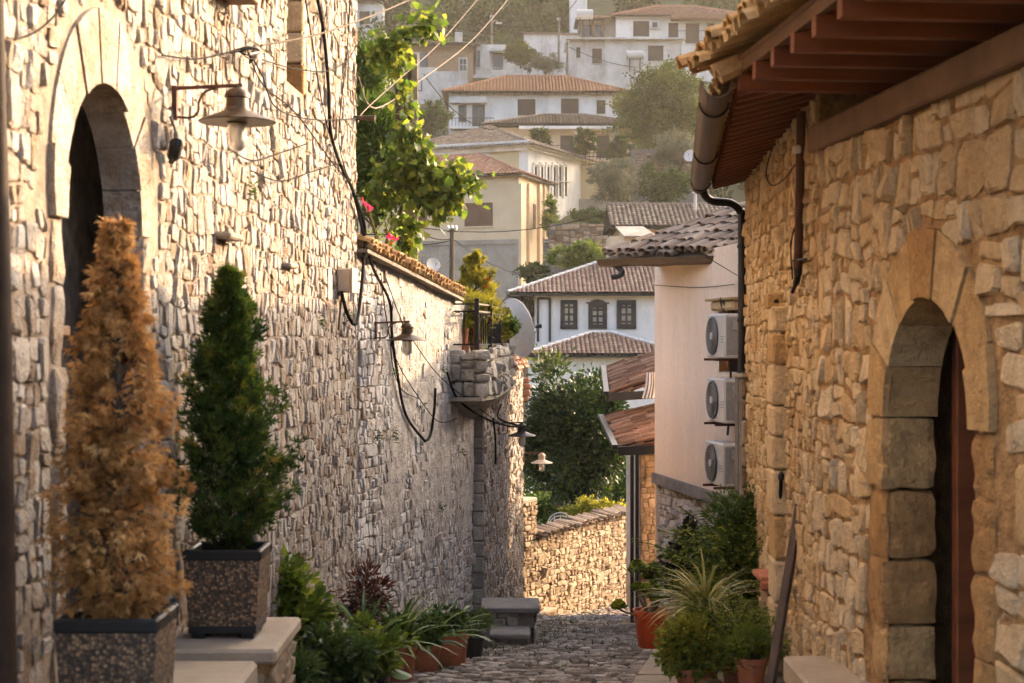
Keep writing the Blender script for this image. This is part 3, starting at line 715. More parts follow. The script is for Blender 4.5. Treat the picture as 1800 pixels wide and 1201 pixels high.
def obox(W, u0, u1, d0, d1, z0, z1, bev=0.0, mb=None):
    ev = Vector(W(1, 0, 0))-Vector(W(0, 0, 0)); nv = Vector(W(0, 1, 0))-Vector(W(0, 0, 0))
    return (mb or MB()).box(Vector(W((u0+u1)/2, (d0+d1)/2, (z0+z1)/2)), (abs(u1-u0), abs(d1-d0), abs(z1-z0)), Matrix((ev, nv, (0, 0, 1))).transposed(), bev)

# ================================================================ LEFT HOUSE
A1 = Vector((-1.803, 4.62)); B1 = Vector((-1.341, 13.65)); u1D = lambda D: KY*(D-6.6)*1.0013
house_l = thing('stone_house', 'tall pale rubble stone house with arched doorway on the left', 'house', (-1.6, 9, gz(9)))
yb = lambda u: 4.62+u*.9987
door_u0, door_u1, zs = u1D(8.72), u1D(10.22), .47; uc = (door_u0+door_u1)/2; dr = (door_u1-door_u0)/2; KT = 1.14
def ztop_l(u): return zs+KT*math.sqrt(max(0, dr*dr-(u-uc)**2))
sl0, sl1, slz = u1D(15.05), u1D(15.9), 1.73
def keep_l(u, z, w_, h_):
    du_ = abs(u-uc)
    if z < zs: 
        if du_ < dr+.17+w_*.22: return False
    elif math.hypot(du_, (z-zs)/KT) < dr+.27+.04+min(w_*.25, .06): return False
    if sl0-w_*.4 < u < sl1+w_*.4 and z > slz-h_*.4 and z < 2.9: return False
    return True
zbl = lambda u: gz(yb(u))-.15
o, W1 = backing(house_l, 'wall', A1, B1, zbl, 3.5, M['mortar_left'], .35, [(door_u0, door_u1, -1.40, ztop_l), (sl0, sl1, slz, lambda u: 2.9)])
rubble(house_l, A1, B1, zbl, 3.5, (.045, .125), (.065, .155), M['stone_left'], 11, keep_l, 300, gap=.013, relief=(.0, .017), bulge=.010, wav=.035)
coat(house_l, W1, (B1-A1).length, zbl, 3.4, M['mortar_left'], -.001, .013, 3, skip=lambda u, z: not keep_l(u, z, .02, .02))
arch_parts(house_l, W1, uc, dr, zs, KT, .27, 9, -1.40, .13, .16, M['stone_archl'], .02, seed=4)
mb = obox(W1, door_u0-.1, uc-.004, -.62, -.55, -1.40, 1.1); dl = mb.build('door', M['wood_dark'], house_l)
dl2 = obox(W1, uc+.004, door_u1+.5, -.62, -.55, -1.40, 1.1).build('door', M['wood_dark'], house_l)
for (d_, a, b) in ((dl, door_u0+.06, uc-.07), (dl2, uc+.07, door_u1-.06)):
    for (z0, z1) in ((-1.25, -.75), (-.62, .05), (.18, .6)): obox(W1, a, b, -.555, -.53, z0, z1, .015).build('panel', M['wood_dark'], d_)
MB().tube([W1(uc+.05, -.54, -.35), W1(uc+.05, -.50, -.35), W1(uc+.05, -.50, -.22), W1(uc+.05, -.54, -.22)], .009, 6).build('handle', M['brass'], dl2)
obox(W1, door_u0, door_u0+.06, -.15, -.04, -.1, .28, .01).build('door_frame', M['wood_brown'], house_l)
obox(W1, door_u0+.0, door_u0+.11, -.12, .0, .02, .06, .006).build('door_moulding', M['wood_brown'], house_l)
obox(W1, door_u0+.0, door_u0+.085, -.12, -.02, .16, .20, .006).build('door_moulding', M['wood_brown'], house_l)
# slit window: deep reveal, dark back
obox(W1, sl0-.05, sl1+.05, -.40, -.33, slz-.05, 2.95).build('slit_window', M['wood_dark'], house_l)
for z in np.arange(slz, 2.8, .22): obox(W1, sl1, sl1+.10, -.33, .012, z, z+.21, .012).build('reveal_stone', M['stone_right'], house_l, tint=rnd.random())  # far reveal coloured ochre to stand for orange sunlight on it
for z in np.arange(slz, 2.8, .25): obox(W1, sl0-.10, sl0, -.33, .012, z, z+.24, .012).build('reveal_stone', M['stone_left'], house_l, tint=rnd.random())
# ledge stones and a dark block for a small shaded slot
for (px, py, ww, hh, dd) in ((386, 410, .17, .035, .10), (500, 463, .14, .03, .07), (660, 207, .0, 0, 0)):
    if ww == 0: continue
    D = 2.039/(.0358-(px-900)/4000); u = u1D(D); obox(W1, u-ww, u+ww, -.05, dd, Z(py, D)-hh, Z(py, D), .01).build('ledge_stone', M['stone_grey'], house_l, tint=.5)
D = 2.039/(.0358+(900-378)/4000); obox(W1, u1D(D)-.05, u1D(D)+.04, -.05, .012, Z(402, D), Z(360, D)).build('slot_shade_block', M['wood_dark'], house_l)  # solid dark block painted as the slot's shade, no recess cut
# far gable return wall, added white bounce storey and roof, mostly out of the frame
obox(W1, -.05, (B1-A1).length+.02, -.4, .06, 3.5, 6.6).build('bounce_storey', M['white'], house_l)  # unseen storey added so its white wall bounces sun onto the right house
mb = MB(); mb.box((-4.1, 13.3, 1.9), (5.4, .5, 9.2)); mb.build('gable_wall', M['mortar_left'], house_l)
rubble(house_l, (-6.5, 13.552), (-1.36, 13.552), -3.0, 3.45, (.2, .4), (.09, .17), M['stone_left'], 12, None, 0, face=(0, 1), name='gable_stone')
mb = MB(); mb.add([(-1.35, 4.4, 6.6), (-1.0, 13.9, 6.6), (-3.6, 13.9, 7.6), (-3.6, 4.4, 7.6), (-6.4, 4.4, 6.6), (-6.4, 13.9, 6.6)], [(0, 1, 2, 3), (3, 2, 5, 4), (0, 4, 5, 1), (0, 3, 4), (1, 5, 2)]); mb.build('roof', M['tile_old'], house_l, tint=.4)
# little tile hood above the lamp
tn = tile_set('roof_tile', .34, .075, .062, M['tile_near'])
ho = thing('tile_hood', 'small hood of curved clay tiles jutting from the stone wall above the lamp', 'tile hood', W1(u1D(12.0), 0, 2.0))
ev = Vector(W1(1, 0, 0))-Vector(W1(0, 0, 0)); nv = Vector(W1(0, 1, 0))-Vector(W1(0, 0, 0))
hb = Vector(W1(u1D(11.35), .2, 1.93)); tile_objects(ho, hb, ev, (-nv+Vector((0, 0, .45))), 7, 1, .13, .3, tn, tn, .03, 5)
obox(W1, u1D(11.25), u1D(12.6), -.05, .19, 1.86, 1.905, .008).build('hood_board', M['wood_brown'], ho)

# ================================================================ LEFT GARDEN WALL
A2 = B1.copy(); B2 = Vector((-.457, 18.41)); e2 = (B2-A2); L2 = e2.length; e2.normalize(); D2u = lambda u: (A2.y+e2.y*u)/KY; u2D = lambda D: (KY*D-A2.y)/e2.y
zt2 = lambda u: .771-.0586*(D2u(u)-19.9)-.02; zb2 = lambda u: gz(A2.y+e2.y*u)-.1
gw = thing('garden_wall', 'whitewashed rubble garden wall with clay tile coping above the potted plants', 'wall', (A2.x+.4, 16, gz(16)))
o, W2 = backing(gw, 'wall_core', A2, B2, zb2, zt2, M['mortar_dark'], .35)
rubble(gw, A2, B2, zb2, zt2, (.05, .14), (.06, .14), M['stone_lime'], 21, None, 300, gap=.013, relief=(.0, .022), bulge=.012, wav=.03)
n_u, n_z = 110, 90; V = []; ok = []
for i in range(n_u+1):
    for j in range(n_z+1):
        u = L2*i/n_u; z0, z1 = zb2(u), zt2(u); z = z0+(z1-z0)*j/n_z; px = 900+W2(u, 0, z)[0]/W2(u, 0, z)[1]*2800; py = 600-z/W2(u, 0, z)[1]*2800
        m = min(1, max(0, (px-640)/40))*min(1, max(0, (1040-py+ (mnoise.noise(Vector((u*2, z*2, 1))))*160)/120))*min(1, max(0, (850-px)/60+.6))
        big = mnoise.noise(Vector((u*1.6, z*1.2, 5)))+.5*mnoise.noise(Vector((u*5, z*4, 2))); fine = mnoise.noise(Vector((u*17, z*12, 9)))+.6*mnoise.noise(Vector((u*40, z*22, 4)))
        V.append(W2(u, -.035+m*(.058+.026*big)+.010*fine, z))
o_ = org(gw); me = nmesh('plaster_coat', [(v[0]-o_.x, v[1]-o_.y, v[2]-o_.z) for v in V], np.array([(i*(n_z+1)+j, (i+1)*(n_z+1)+j, (i+1)*(n_z+1)+j+1, i*(n_z+1)+j+1) for i in range(n_u) for j in range(n_z)]), None, False, M['plaster_lime']); obj('plaster_coat', me, gw)
tc = tile_set('coping_tile', .30, .07, .058, M['tile_near'])
ev2 = Vector((e2.x, e2.y, -.0586*1.01/KY)).normalized(); nv2 = Vector(W2(0, 1, 0))-Vector(W2(0, 0, 0))
ucp = u2D(19.6); ncol = int((u2D(24.9)-ucp)/.125)
tile_objects(gw, Vector(W2(ucp, .13, zt2(ucp)+.03)), ev2, (-nv2+Vector((0, 0, .35))), ncol, 2, .125, .24, tc, tc, .02, 8, name='coping_tile')
mb = MB(); mb.bar(Vector(W2(ucp-.1, .06, zt2(ucp-.1)+.0)), Vector(W2(u2D(24.9), .06, zt2(u2D(24.9))+.0)), .11, .03); mb.build('coping_bed', M['mortar_dark'], gw)

# ================================================================ FAR LEFT HOUSE
A3 = Vector((-.329, 18.41)); B3 = Vector((.163, 25.27)); e3 = (B3-A3).normalized(); L3 = (B3-A3).length
zb3 = lambda u: gz(A3.y+e3.y*u)-.1; zt3 = lambda u: -.42+.0*u
fh = thing('lane_house_wall', 'rubble corner wall with red tile capping past the stone balcony', 'wall', (-.1, 21.5, gz(21.5)))
o, W3 = backing(fh, 'wall_core', A3, B3, zb3, zt3, M['mortar_left'], .4)
rubble(fh, A3, B3, zb3, zt3, (.06, .16), (.06, .13), M['stone_left'], 31, None, 300, gap=.014, relief=(0, .02), bulge=.016, wav=.02)
z = gz(18.4)-.1
while z < -.75:   # dark return face built of single blocks
    h = rnd.uniform(.13, .22); MB().box((-.395, 18.50+rnd.uniform(-.008, .008), z+h/2), (.135, .2, h-.014), None, .014).build('corner_block', M['stone_grey'], fh, tint=rnd.random()); z += h
mb = MB(); mb.box((-.1, 25.45, -2.3), (.55, .35, 3.6)); mb.build('end_wall', M['mortar_left'], fh)
tcp = tile_set('capping_tile', .30, .075, .065, M['tile_red'])
for lv in range(3):
    for k in range(9):
        u = L3-.05-k*.28; p = Vector(W3(u, .03-.03*lv, -.40+lv*.07)); o = obj('capping_tile', tcp[k % 6], fh, p-org(fh), (0, 0, math.atan2(e3.y, e3.x)-math.pi/2+rnd.uniform(-.05, .05)))
for k, (zz, xx) in enumerate(((-.62, .20), (-.72, .22), (-.82, .215), (-.9, .19))): MB().box((xx, 25.35, zz), (.16, .22, .085), None, .02).build('corbel_brick', M['tile_red'], fh, tint=.3+.15*k)

# ================================================================ BALCONY
bal = thing('stone_balcony', 'corbelled stone balcony with iron railing jutting over the lane', 'balcony', (-.3, 18.5, -.9))
Q = [XY(791, 24.6), XY(846, 24.5), XY(869, 25.6), XY(899, 31.0)]; zt_b, zb_b = -.123, -.60
core = [Vector((q.x-.02*(i > 0), q.y+.03, zb_b)) for i, q in enumerate(Q)]+[Vector((-.30, 21.7, zb_b)), Vector((-.75, 18.0, zb_b))]
MB().prism(core, (0, 0, zt_b-zb_b-.01)).build('balcony_core', M['mortar_dark'], bal)
for i in range(3):
    ztf = (lambda u: zt_b+.03+.0*u) if i < 2 else (lambda u: zt_b+.03+.03*u)
    rubble(bal, Q[i], Q[i+1], zb_b, ztf, (.11, .2) if i < 2 else (.18, .36), (.125, .165), M['stone_grey'], 40+i, None, 120, gap=.016, bulge=.03, relief=(.01, .03), wav=.008, face=(.3, -1), tiny=.0, name='balcony_stone', tint=lambda u, z: .7)
for (q, dx, dy) in ((Q[1], -.02, .045), (Q[2], -.055, .03), (Q[0], .06, .05)):
    z = zb_b
    for k in range(4):
        h = (.155, .10, .145, .115)[k]; rough_block(MB(), (q.x+dx+.01*(k % 2), q.y+dy, z+h/2), (.15+.03*(k % 2), .15, h-.014), Matrix.Rotation(.5 if q is not Q[0] else 0, 3, 'Z'), rnd, .014, 3).build('balcony_stone', M['stone_grey'], bal, tint=rnd.uniform(.4, 1)); z += h
def ring(s_, z):
    c = XY(822, 27.0); return [Vector((c.x+(q.x-c.x)*s_, c.y+(q.y-c.y)*s_, z)) for q in core_xy]
core_xy = [Vector((q.x, q.y)) for q in Q]+[Vector((-.36, 21.0)), Vector((-.75, 18.3))]
mb = MB(); rs = [ring(1.06, -.60), ring(1.06, -.64), ring(.93, -.68), ring(.86, -.72), ring(.62, -.80), ring(.38, -.88), ring(.12, -.96)]; n = len(core_xy)
for r_ in rs: mb.v += [tuple(p) for p in r_]
mb.f += [(i*n+k, i*n+(k+1) % n, (i+1)*n+(k+1) % n, (i+1)*n+k) for i in range(len(rs)-1) for k in range(n)]+[tuple(range(n-1, -1, -1)), tuple((len(rs)-1)*n+k for k in range(n))]
mb.build('corbel', M['stone_grey'], bal, tint=.6)
rail = MB(); rp = [Vector((q.x-.05, q.y+.10, zt_b+.03)) for q in Q]; rp[0].x += .06
hr = .50
rl = bpy.data.objects.new('railing', None); link(rl, bal)
for a, b in zip(rp[:-1], rp[1:]):
    for z in (.06, hr-.08, hr): MB().bar(a+Vector((0, 0, z)), b+Vector((0, 0, z)), .018, .018).build('rail', M['iron'], rl)
    n_ = max(2, int((b-a).length/.13))
    for i in range(1, n_):
        p = a+(b-a)*i/n_; MB().tube([p+Vector((0, 0, .06)), p+Vector((0, 0, hr-.08))], .007, 5).build('baluster', M['iron'], rl)
    for i in range(n_):
        p = a+(b-a)*i/n_; q = a+(b-a)*(i+1)/n_; arc = [p+(q-p)*(.5-.5*math.cos(t))+Vector((0, 0, hr-.20+.11*math.sin(t))) for t in np.linspace(0, math.pi, 9)]; MB().tube(arc, .005, 4).build('scroll', M['iron'], rl)
for i, p in enumerate(rp[1:]): MB().box(p+Vector((0, 0, .27)), (.05, .05, .58), None, .005).build('post', M['iron'], rl)

# ================================================================ STONE BENCH STEP
bn = thing('stone_step', 'grey two-step stone block topped with a dark slab at the wall foot', 'stone step', (0, 17.8, gz(17.8)))
MB().box((-.02, 18.02, -2.985), (.66, .72, .06), None, .012).build('top_slab', M['slab_dark'], bn)
MB().box((-.04, 18.05, -3.28), (.56, .62, .53)).build('core', M['mortar_dark'], bn)
MB().box((-.06, 17.40, -3.18), (.52, .52, .06), None, .014).build('lower_slab', M['slab_dark'], bn)
MB().box((-.06, 17.42, -3.34), (.46, .44, .26)).build('core', M['mortar_dark'], bn)
rubble(bn, (-.32, 17.735), (.25, 17.735), -3.5, -3.02, (.14, .3), (.10, .14), M['stone_grey'], 51, None, 60, face=(0, -1), tint=lambda u, z: .7)
rubble(bn, (.245, 17.74), (.245, 18.36), -3.55, -3.02, (.14, .3), (.10, .14), M['stone_grey'], 52, None, 60, face=(1, 0))
rubble(bn, (-.30, 17.195), (.19, 17.195), -3.5, -3.22, (.14, .3), (.08, .12), M['stone_grey'], 53, None, 60, face=(0, -1))

# ================================================================ PLINTH
pl = thing('stone_plinth', 'low sandstone masonry plinth under the green conifer planter', 'plinth', (-1.38, 7.7, gz(7.7)))
px0, px1, py0, py1, pz = -1.60, -1.095, 7.30, 8.15, -1.41
MB().box(((px0+px1)/2, (py0+py1)/2, pz-.035), (px1-px0+.03, py1-py0+.03, .07), None, .015).build('cap_slab', M['slab_sand'], pl)
MB().box(((px0+px1)/2, (py0+py1)/2, -1.77), (px1-px0-.05, py1-py0-.05, .58)).build('core', M['mortar_right'], pl)
rubble(pl, (px0, py0+.03), (px1, py0+.03), -2.05, pz-.07, (.12, .26), (.07, .12), M['stone_back'], 61, None, 60, face=(0, -1), wav=.006, tint=lambda u, z: .75)
rubble(pl, (px1-.03, py0), (px1-.03, py1), -2.05, pz-.07, (.14, .26), (.07, .12), M['stone_back'], 62, None, 60, face=(1, 0), wav=.006, tint=lambda u, z: .75)
ds = thing('door_step', 'stone doorstep below the left arched doorway', 'step', (-1.4, 6.3, gz(6.3)))
MB().box((-1.47, 6.35, -1.66), (.66, 1.6, .46), None, .02).build('step_block', M['slab_sand'], ds)

# ================================================================ RIGHT HOUSE, NEAR SECTION
AB = Vector((2.024, 4.9)); BB = Vector((1.683, 8.722)); uBD = lambda D: KY*(D-7.0)*1.004; eB = (BB-AB).normalized()
hb_ = thing('stone_house', 'ochre rubble stone house with arched door and timber eaves on the right', 'house', (1.9, 7, gz(7)))
zsB = -.36; bu0, bu1 = uBD(9.25), uBD(10.8); ucB = (bu0+bu1)/2; rB = (bu1-bu0)/2; KB = 1.02
ztB = lambda u: zsB+KB*math.sqrt(max(0, rB*rB-(u-ucB)**2)); zbB = lambda u: gz(AB.y+eB.y*u)-.15
def keep_b(u, z, w_, h_):
    d_ = abs(u-ucB)
    if z < zsB: return d_ > rB+.24+w_*.2
    return math.hypot(d_, (z-zsB)/KB) > rB+.27+min(w_*.25, .08)
o, WB = backing(hb_, 'wall', AB, BB, zbB, 1.20, M['mortar_right'], .5, [(bu0, bu1, -1.95, ztB)])
rubble(hb_, AB, BB, zbB, 1.14, (.15, .36), (.11, .23), M['stone_right'], 71, keep_b, 300, gap=.022, relief=(-.006, .016), bulge=.016, wav=.04, tiny=.16, size_at=lambda u: 1.15 if u < 1.7 else .5, tint=lambda u, z: .68)
coat(hb_, WB, (BB-AB).length, zbB, 1.12, M['mortar_right'], -.006, .014, 8, .04, .04, skip=lambda u, z: not keep_b(u, z, .02, .02))
arch_parts(hb_, WB, ucB, rB, zsB, KB, .30, 7, -1.95, .22, .24, M['stone_arch'], .03, (.26, .38), seed=9, jproud=.025)
dB = obox(WB, bu0-.2, bu1+.2, -.50, -.46, -1.95, .25).build('door', M['wood_dark'], hb_)
for k in range(9): obox(WB, bu0-.2+k*.155, bu0-.2+k*.155+.148, -.46, -.425-.004*(k % 2), -1.95, .25, .006).build('plank', M['wood_dark'], dB)
obox(WB, bu1-.09, bu1-.02, -.42, -.30, -1.95, .22, .008).build('door_frame', M['wood_red'], hb_)
obox(WB, bu0+.02, bu0+.10, -.42, -.27, -1.95, .22, .008).build('door_frame', M['wood_red'], hb_)
MB().box((2.5, 6.8, -.3), (.1, 3.9, 4.0)).build('inner_wall', M['wood_dark'], hb_)
obox(WB, -.1, uBD(12.46), -.25, .07, 1.03, 1.17, .012).build('wall_plate', M['wood_brown'], hb_)
xeB = lambda D: 1.249-.0554*(D-8.69); zr = 1.232
nB = Vector(WB(0, 1, 0))-Vector(WB(0, 0, 0))
for D in (7.2, 7.7, 8.2, 8.69, 9.21, 9.70, 10.2, 10.71, 11.2):
    p = Vector((xeB(D), KY*D, zr+.045)); q = p-nB*1.6; MB().bar(p, q, .06, .09, bev=.004).build('rafter', M['wood_red'], hb_)
p0 = Vector((xeB(6.6)+.02, KY*6.6, zr+.105)); p1 = Vector((xeB(11.3)+.02, KY*11.3, zr+.105))
for k in range(9):
    a = p0-nB*(.02+k*.17); b = p1-nB*(.02+k*.17); MB().bar(a-nB*.08, b-nB*.08, .165, .022).build('deck_board', M['wood_red'], hb_)
MB().bar(p0+Vector((0, 0, .02)), p1+Vector((0, 0, .02)), .03, .085).build('fascia', M['wood_brown'], hb_)
tg = tile_set('roof_tile', .40, .078, .064, M['tile_near']); ev = (p0-p1).normalized()
up_ = (-nB+Vector((0, 0, .36))).normalized()
tile_objects(hb_, p1+nB*.17+Vector((0, 0, .055))-ev*.42, ev, up_, 27, 3, .15, .34, tg, tg, .035, 15)
mb = MB(); a, b = p0+Vector((0, 0, .035)), p1+Vector((0, 0, .035)); mb.add([a+nB*.02, b+nB*.02, b+up_*3.2, a+up_*3.2, b+up_*3.2-Vector((0, 0, 1.1)), a+up_*3.2-Vector((0, 0, 1.1))], [(0, 1, 2, 3), (3, 2, 4, 5)]); mb.build('roof', M['tile_old'], hb_, tint=.4)

# ================================================================ RIGHT HOUSE, FAR SECTION
AA = BB.copy(); BA = Vector((1.957, 13.3)); eA = (BA-AA).normalized(); LA = (BA-AA).length
ha = thing('stone_house', 'narrow rubble stone house wall behind the black downpipe with slatted eaves', 'house', (1.85, 11, gz(11)))
zbA = lambda u: gz(AA.y+eA.y*u)-.15
o, WA = backing(ha, 'wall', AA, BA, zbA, 1.42, M['mortar_right'], .5)
rubble(ha, AA, BA, zbA, 1.40, (.05, .13), (.06, .14), M['stone_right'], 81, None, 300, gap=.016, relief=(-.006, .02), bulge=.014, wav=.03, tint=lambda u, z: .6)
coat(ha, WA, LA, zbA, 1.38, M['mortar_right'], -.008, .013, 9, .05, .05)
MB().box((3.5, 13.15, -.6), (3.1, .3, 4.2)).build('gable_wall', M['mortar_right'], ha)
uP = (KY*14.6-AA.y)/eA.y; z = gz(KY*14.6)-.1
while z < .22:
    h = min(rnd.uniform(.16, .30), .24-z if .24-z > .1 else .3); obox(WA, uP, uP+.36, -.05, .094+rnd.uniform(-.008, .008), z, z+h-.012, .014).build('pier_block', M['stone_right'], ha, tint=rnd.random()); z += h
gA0 = Vector((1.01, KY*11.2, 1.27)); gA1 = Vector((1.57, KY*19.0, 1.30))
eG = (gA1-gA0).normalized(); sG = Vector((eG.y, -eG.x, 0)).normalized()
n_r = 24
for i in range(n_r):
    t = (i+.6)/n_r; p = gA0+(gA1-gA0)*t+sG*.10+Vector((0, 0, -.005)); uw = LA*t
    q = Vector(WA(min(uw, LA), -.1, 1.42)); q = p+sG*((q-p).dot(sG)); q.z = 1.40
    MB().bar(p, q, .05, .075, bev=.003).build('rafter', M['wood_red'], ha)
a0, a1 = gA0+sG*.085+Vector((0, 0, .045)), gA1+sG*.085+Vector((0, 0, .045)); uA = (sG+Vector((0, 0, .14))).normalized()
for k in range(6): MB().bar(a0+uA*(.06+k*.125), a1+uA*(.06+k*.125), .12, .02).build('deck_board', M['wood_red'], ha)
mb = MB(); uR = (sG+Vector((0, 0, .36))).normalized(); mb.add([a0+Vector((0, 0, .03)), a1+Vector((0, 0, .03)), a1+uR*3.2, a0+uR*3.2, a1+uR*3.2-Vector((0, 0, 1.3)), a0+uR*3.2-Vector((0, 0, 1.3))], [(0, 1, 2, 3), (3, 2, 4, 5)]); mb.build('roof', M['tile_old'], ha, tint=.4)
tile_objects(ha, a0-sG*.10+Vector((0, 0, .05)), (a1-a0).normalized(), uR, int((a1-a0).length/.15), 2, .15, .34, tg, tg, .035, 16)
gut = thing('rain_gutter', 'brown half-round rain gutter along the timber eaves, its open end facing the lane', 'gutter', gA0)
mb = MB(); rad = .072; prof = [(-math.cos(t)*rad, -math.sin(t)*rad) for t in np.linspace(0, math.pi, 13)]; prof = [(-rad-.012, .012)]+prof+[(rad, .02)]; inn = [(x*.93, z*.93+.004) for x, z in prof][::-1]; prof += inn
vs = [];
for p in (gA0, gA1): vs += [p+sG*x+Vector((0, 0, z)) for x, z in prof]
n = len(prof); mb.add(vs, [(k, (k+1) % n, n+(k+1) % n, n+k) for k in range(n)]); m = n//2
mb.add([vs[k] for k in range(n)], [(k, k+1, n-2-k, n-1-k) for k in range(m-1)])
mb.build('channel', M['gutter'], gut, True)
for t in (.12, .55, .93):
    c = gA0+(gA1-gA0)*t; MB().tube([c+sG*(-math.cos(a)*(rad+.006))+Vector((0, 0, -math.sin(a)*(rad+.006))) for a in np.linspace(0, math.pi, 11)], .006, 5).build('bracket', M['iron'], gut)
dp = thing('downpipe', 'black downpipe with swan neck at the corner of the right house', 'pipe', (1.91, 13.25, gz(13.2)))
pts = smooth_path([P(1236, 300, 18.8), P(1236, 335, 18.8), P(1250, 352, 18.9), P(1285, 357, 18.95), P(1301, 372, 19.0), P(1304, 400, 19.0), P(1304, 700, 19.0), P(1304, 1125, 19.0)], 6)
MB().tube(pts, .034, 10).build('pipe', M['pipe_black'], dp, True)
for y in (430, 560): MB().tube([P(1304, y, 19.0), P(1304, y+6, 19.0)], .041, 10).build('clamp', M['iron'], dp)
lp = thing('stone_pier', 'small yellow block pier beside the bottom of the black downpipe', 'pier', (1.97, 13.35, gz(13.3)))
MB().box((1.965, 13.30, -1.6), (.15, .40, 2.68)).build('pier_core', M['mortar_dark'], lp)
z = -2.85; row = 0
while z < -.30:
    h = rnd.uniform(.15, .22); cut = rnd.choice([(0, 1), (0, .5, 1), (0, .62, 1)]) if row % 2 else (0, .42, 1)
    for a, b in zip(cut[:-1], cut[1:]): MB().box((1.882+.17*(a+b)/2, 13.09, z+h/2), (.17*(b-a)-.014, .05, h-.016), None, .01).build('pier_block', M['stone_back'], lp, tint=rnd.random())
    z += h; row += 1
MB().box((1.967, 13.29, z+.012), (.19, .46, .03), None, .006).build('pier_cap', M['slab'], lp)

# ================================================================ AC HOUSE
AC0 = Vector((3.22, KY*26)); AC1 = Vector((2.176, KY*34.7)); eC = (AC1-AC0).normalized(); LC = (AC1-AC0).length
hc = thing('rendered_house', 'smooth pink beige rendered house with three air conditioners on its wall', 'house', (2.7, 21, gz(21)))
o, WC = backing(hc, 'wall', AC0, AC1, -2.02, 1.25, M['acwall'], .3, [( (KY*28.75-AC0.y)/eC.y, (KY*30.05-AC0.y)/eC.y, -.40, lambda u: .42)])
uC = lambda px: (lambda D: (KY*D-AC0.y)/eC.y)(6.34/((px-900)/4000+.12)); dC = lambda px: 6.34/((px-900)/4000+.12)
obox(WC, .1, LC+.04, -.05, .045, -2.16, -2.0, .006).build('plinth_band', M['slab_dark'], hc)
o2, WC2 = backing(hc, 'lower_wall', Vector((AC0.x+.08, AC0.y)), Vector((AC1.x+.08, AC1.y)), lambda u: gz(AC0.y+eC.y*u)-.1, -2.12, M['mortar_left'], .3)
rubble(hc, Vector((AC0.x+.06, AC0.y)), Vector((AC1.x+.06, AC1.y)), lambda u: gz(AC0.y+eC.y*u)-.1, -2.15, (.14, .30), (.09, .17), M['stone_lime'], 91, None, 300, gap=.016, bulge=.02)
MB().box((3.2, KY*34.7+.1, -1.6), (2.0, .2, 5.5)).build('end_wall', M['acwall'], hc)
wu0, wu1 = (KY*28.75-AC0.y)/eC.y, (KY*30.05-AC0.y)/eC.y
wn = obox(WC, wu0, wu1, -.24, -.18, -.40, .42).build('window', M['wood_dark'], hc)
for u in (wu0, (wu0+wu1)/2-.02, wu1-.05): obox(WC, u, u+.05, -.18, -.12, -.40, .42).build('frame', M['wood_brown'], wn)
obox(WC, wu0, wu1, -.18, -.13, .0, .04).build('frame', M['wood_brown'], wn)
obox(WC, wu0-.12, wu1+.12, .0, .16, .53, .56, .006).build('hood_slab', M['tile_near'], hc, tint=.3)
obox(WC, wu0-.02, wu1+.02, .0, .12, .40, .525, .03).build('hood_corbel', M['tile_near'], hc, tint=.9)
gC0, gC1 = P(1300, 452, 30.0), P(1057, 459, 33.3); eGc = (gC1-gC0).normalized(); sC = Vector((-eGc.y, eGc.x, 0)); sC = sC if sC.y > 0 else -sC
gc = thing('rain_gutter', 'long straight brown gutter under the mossy tiled roof of the air conditioned house', 'gutter', gC0)
mb = MB(); rad = .085; prof = [(-math.cos(t)*rad, -math.sin(t)*rad) for t in np.linspace(0, math.pi, 9)]; prof = [(-rad-.012, .025)]+prof; inn = [(x*.92, z*.92+.004) for x, z in prof][::-1]; prof += inn; vs = []
for p in (gC0, gC1): vs += [p+sC*x+Vector((0, 0, z)) for x, z in prof]
n = len(prof); mb.add(vs, [(k, (k+1) % n, n+(k+1) % n, n+k) for k in range(n)]); mb.add(vs[n:], [(k, k+1, n-2-k, n-1-k) for k in range(n//2-1)]); mb.build('channel', M['gutter'], gc, True)
MB().tube(smooth_path([gC0+(gC1-gC0)*.90+Vector((0, 0, -.05)), P(1093, 476, 32.8), P(1090, 484, 32.8), P(1077, 487, 32.9)], 5), .04, 8).build('outlet_elbow', M['pipe_black'], gc, True)
tC = tile_set('roof_tile', .38, .085, .070, M['tile_old'])
uC_ = (sC+Vector((0, 0, .42))).normalized(); exC = -eGc
O = gC1-sC*.05+exC*.12+Vector((0, 0, .07)); tile_objects(hc, O, exC, uC_, int((gC0-gC1).length/.17)+6, 6, .17, .33, tC, tC, .06, 17, skip=lambda c, r, k: c < r*1.1)
mb = MB(); a = gC1-sC*.0+Vector((0, 0, .03)); b = gC0+exC*1.2+Vector((0, 0, .03)); mb.add([a, b, b+uC_*2.4, a+uC_*2.4+exC*1.9, b+uC_*2.4+Vector((0, 2.5, -1.2))], [(0, 1, 2, 3), (3, 2, 4)]); mb.add([a+Vector((0, 0, -.08)), b+Vector((0, 0, -.08)), b+sC*3+Vector((0, 0, -.08)), a+sC*3+Vector((0, 0, -.08))], [(0, 1, 2, 3)]); mb.add([a, b, b+Vector((0, 0, -.08)), a+Vector((0, 0, -.08)), a+uC_*2.4+exC*1.9, a+sC*3+Vector((0, 0, -.08))], [(0, 1, 2, 3), (0, 3, 5, 4)])
mb.build('roof', M['tile_old'], hc, tint=.3)
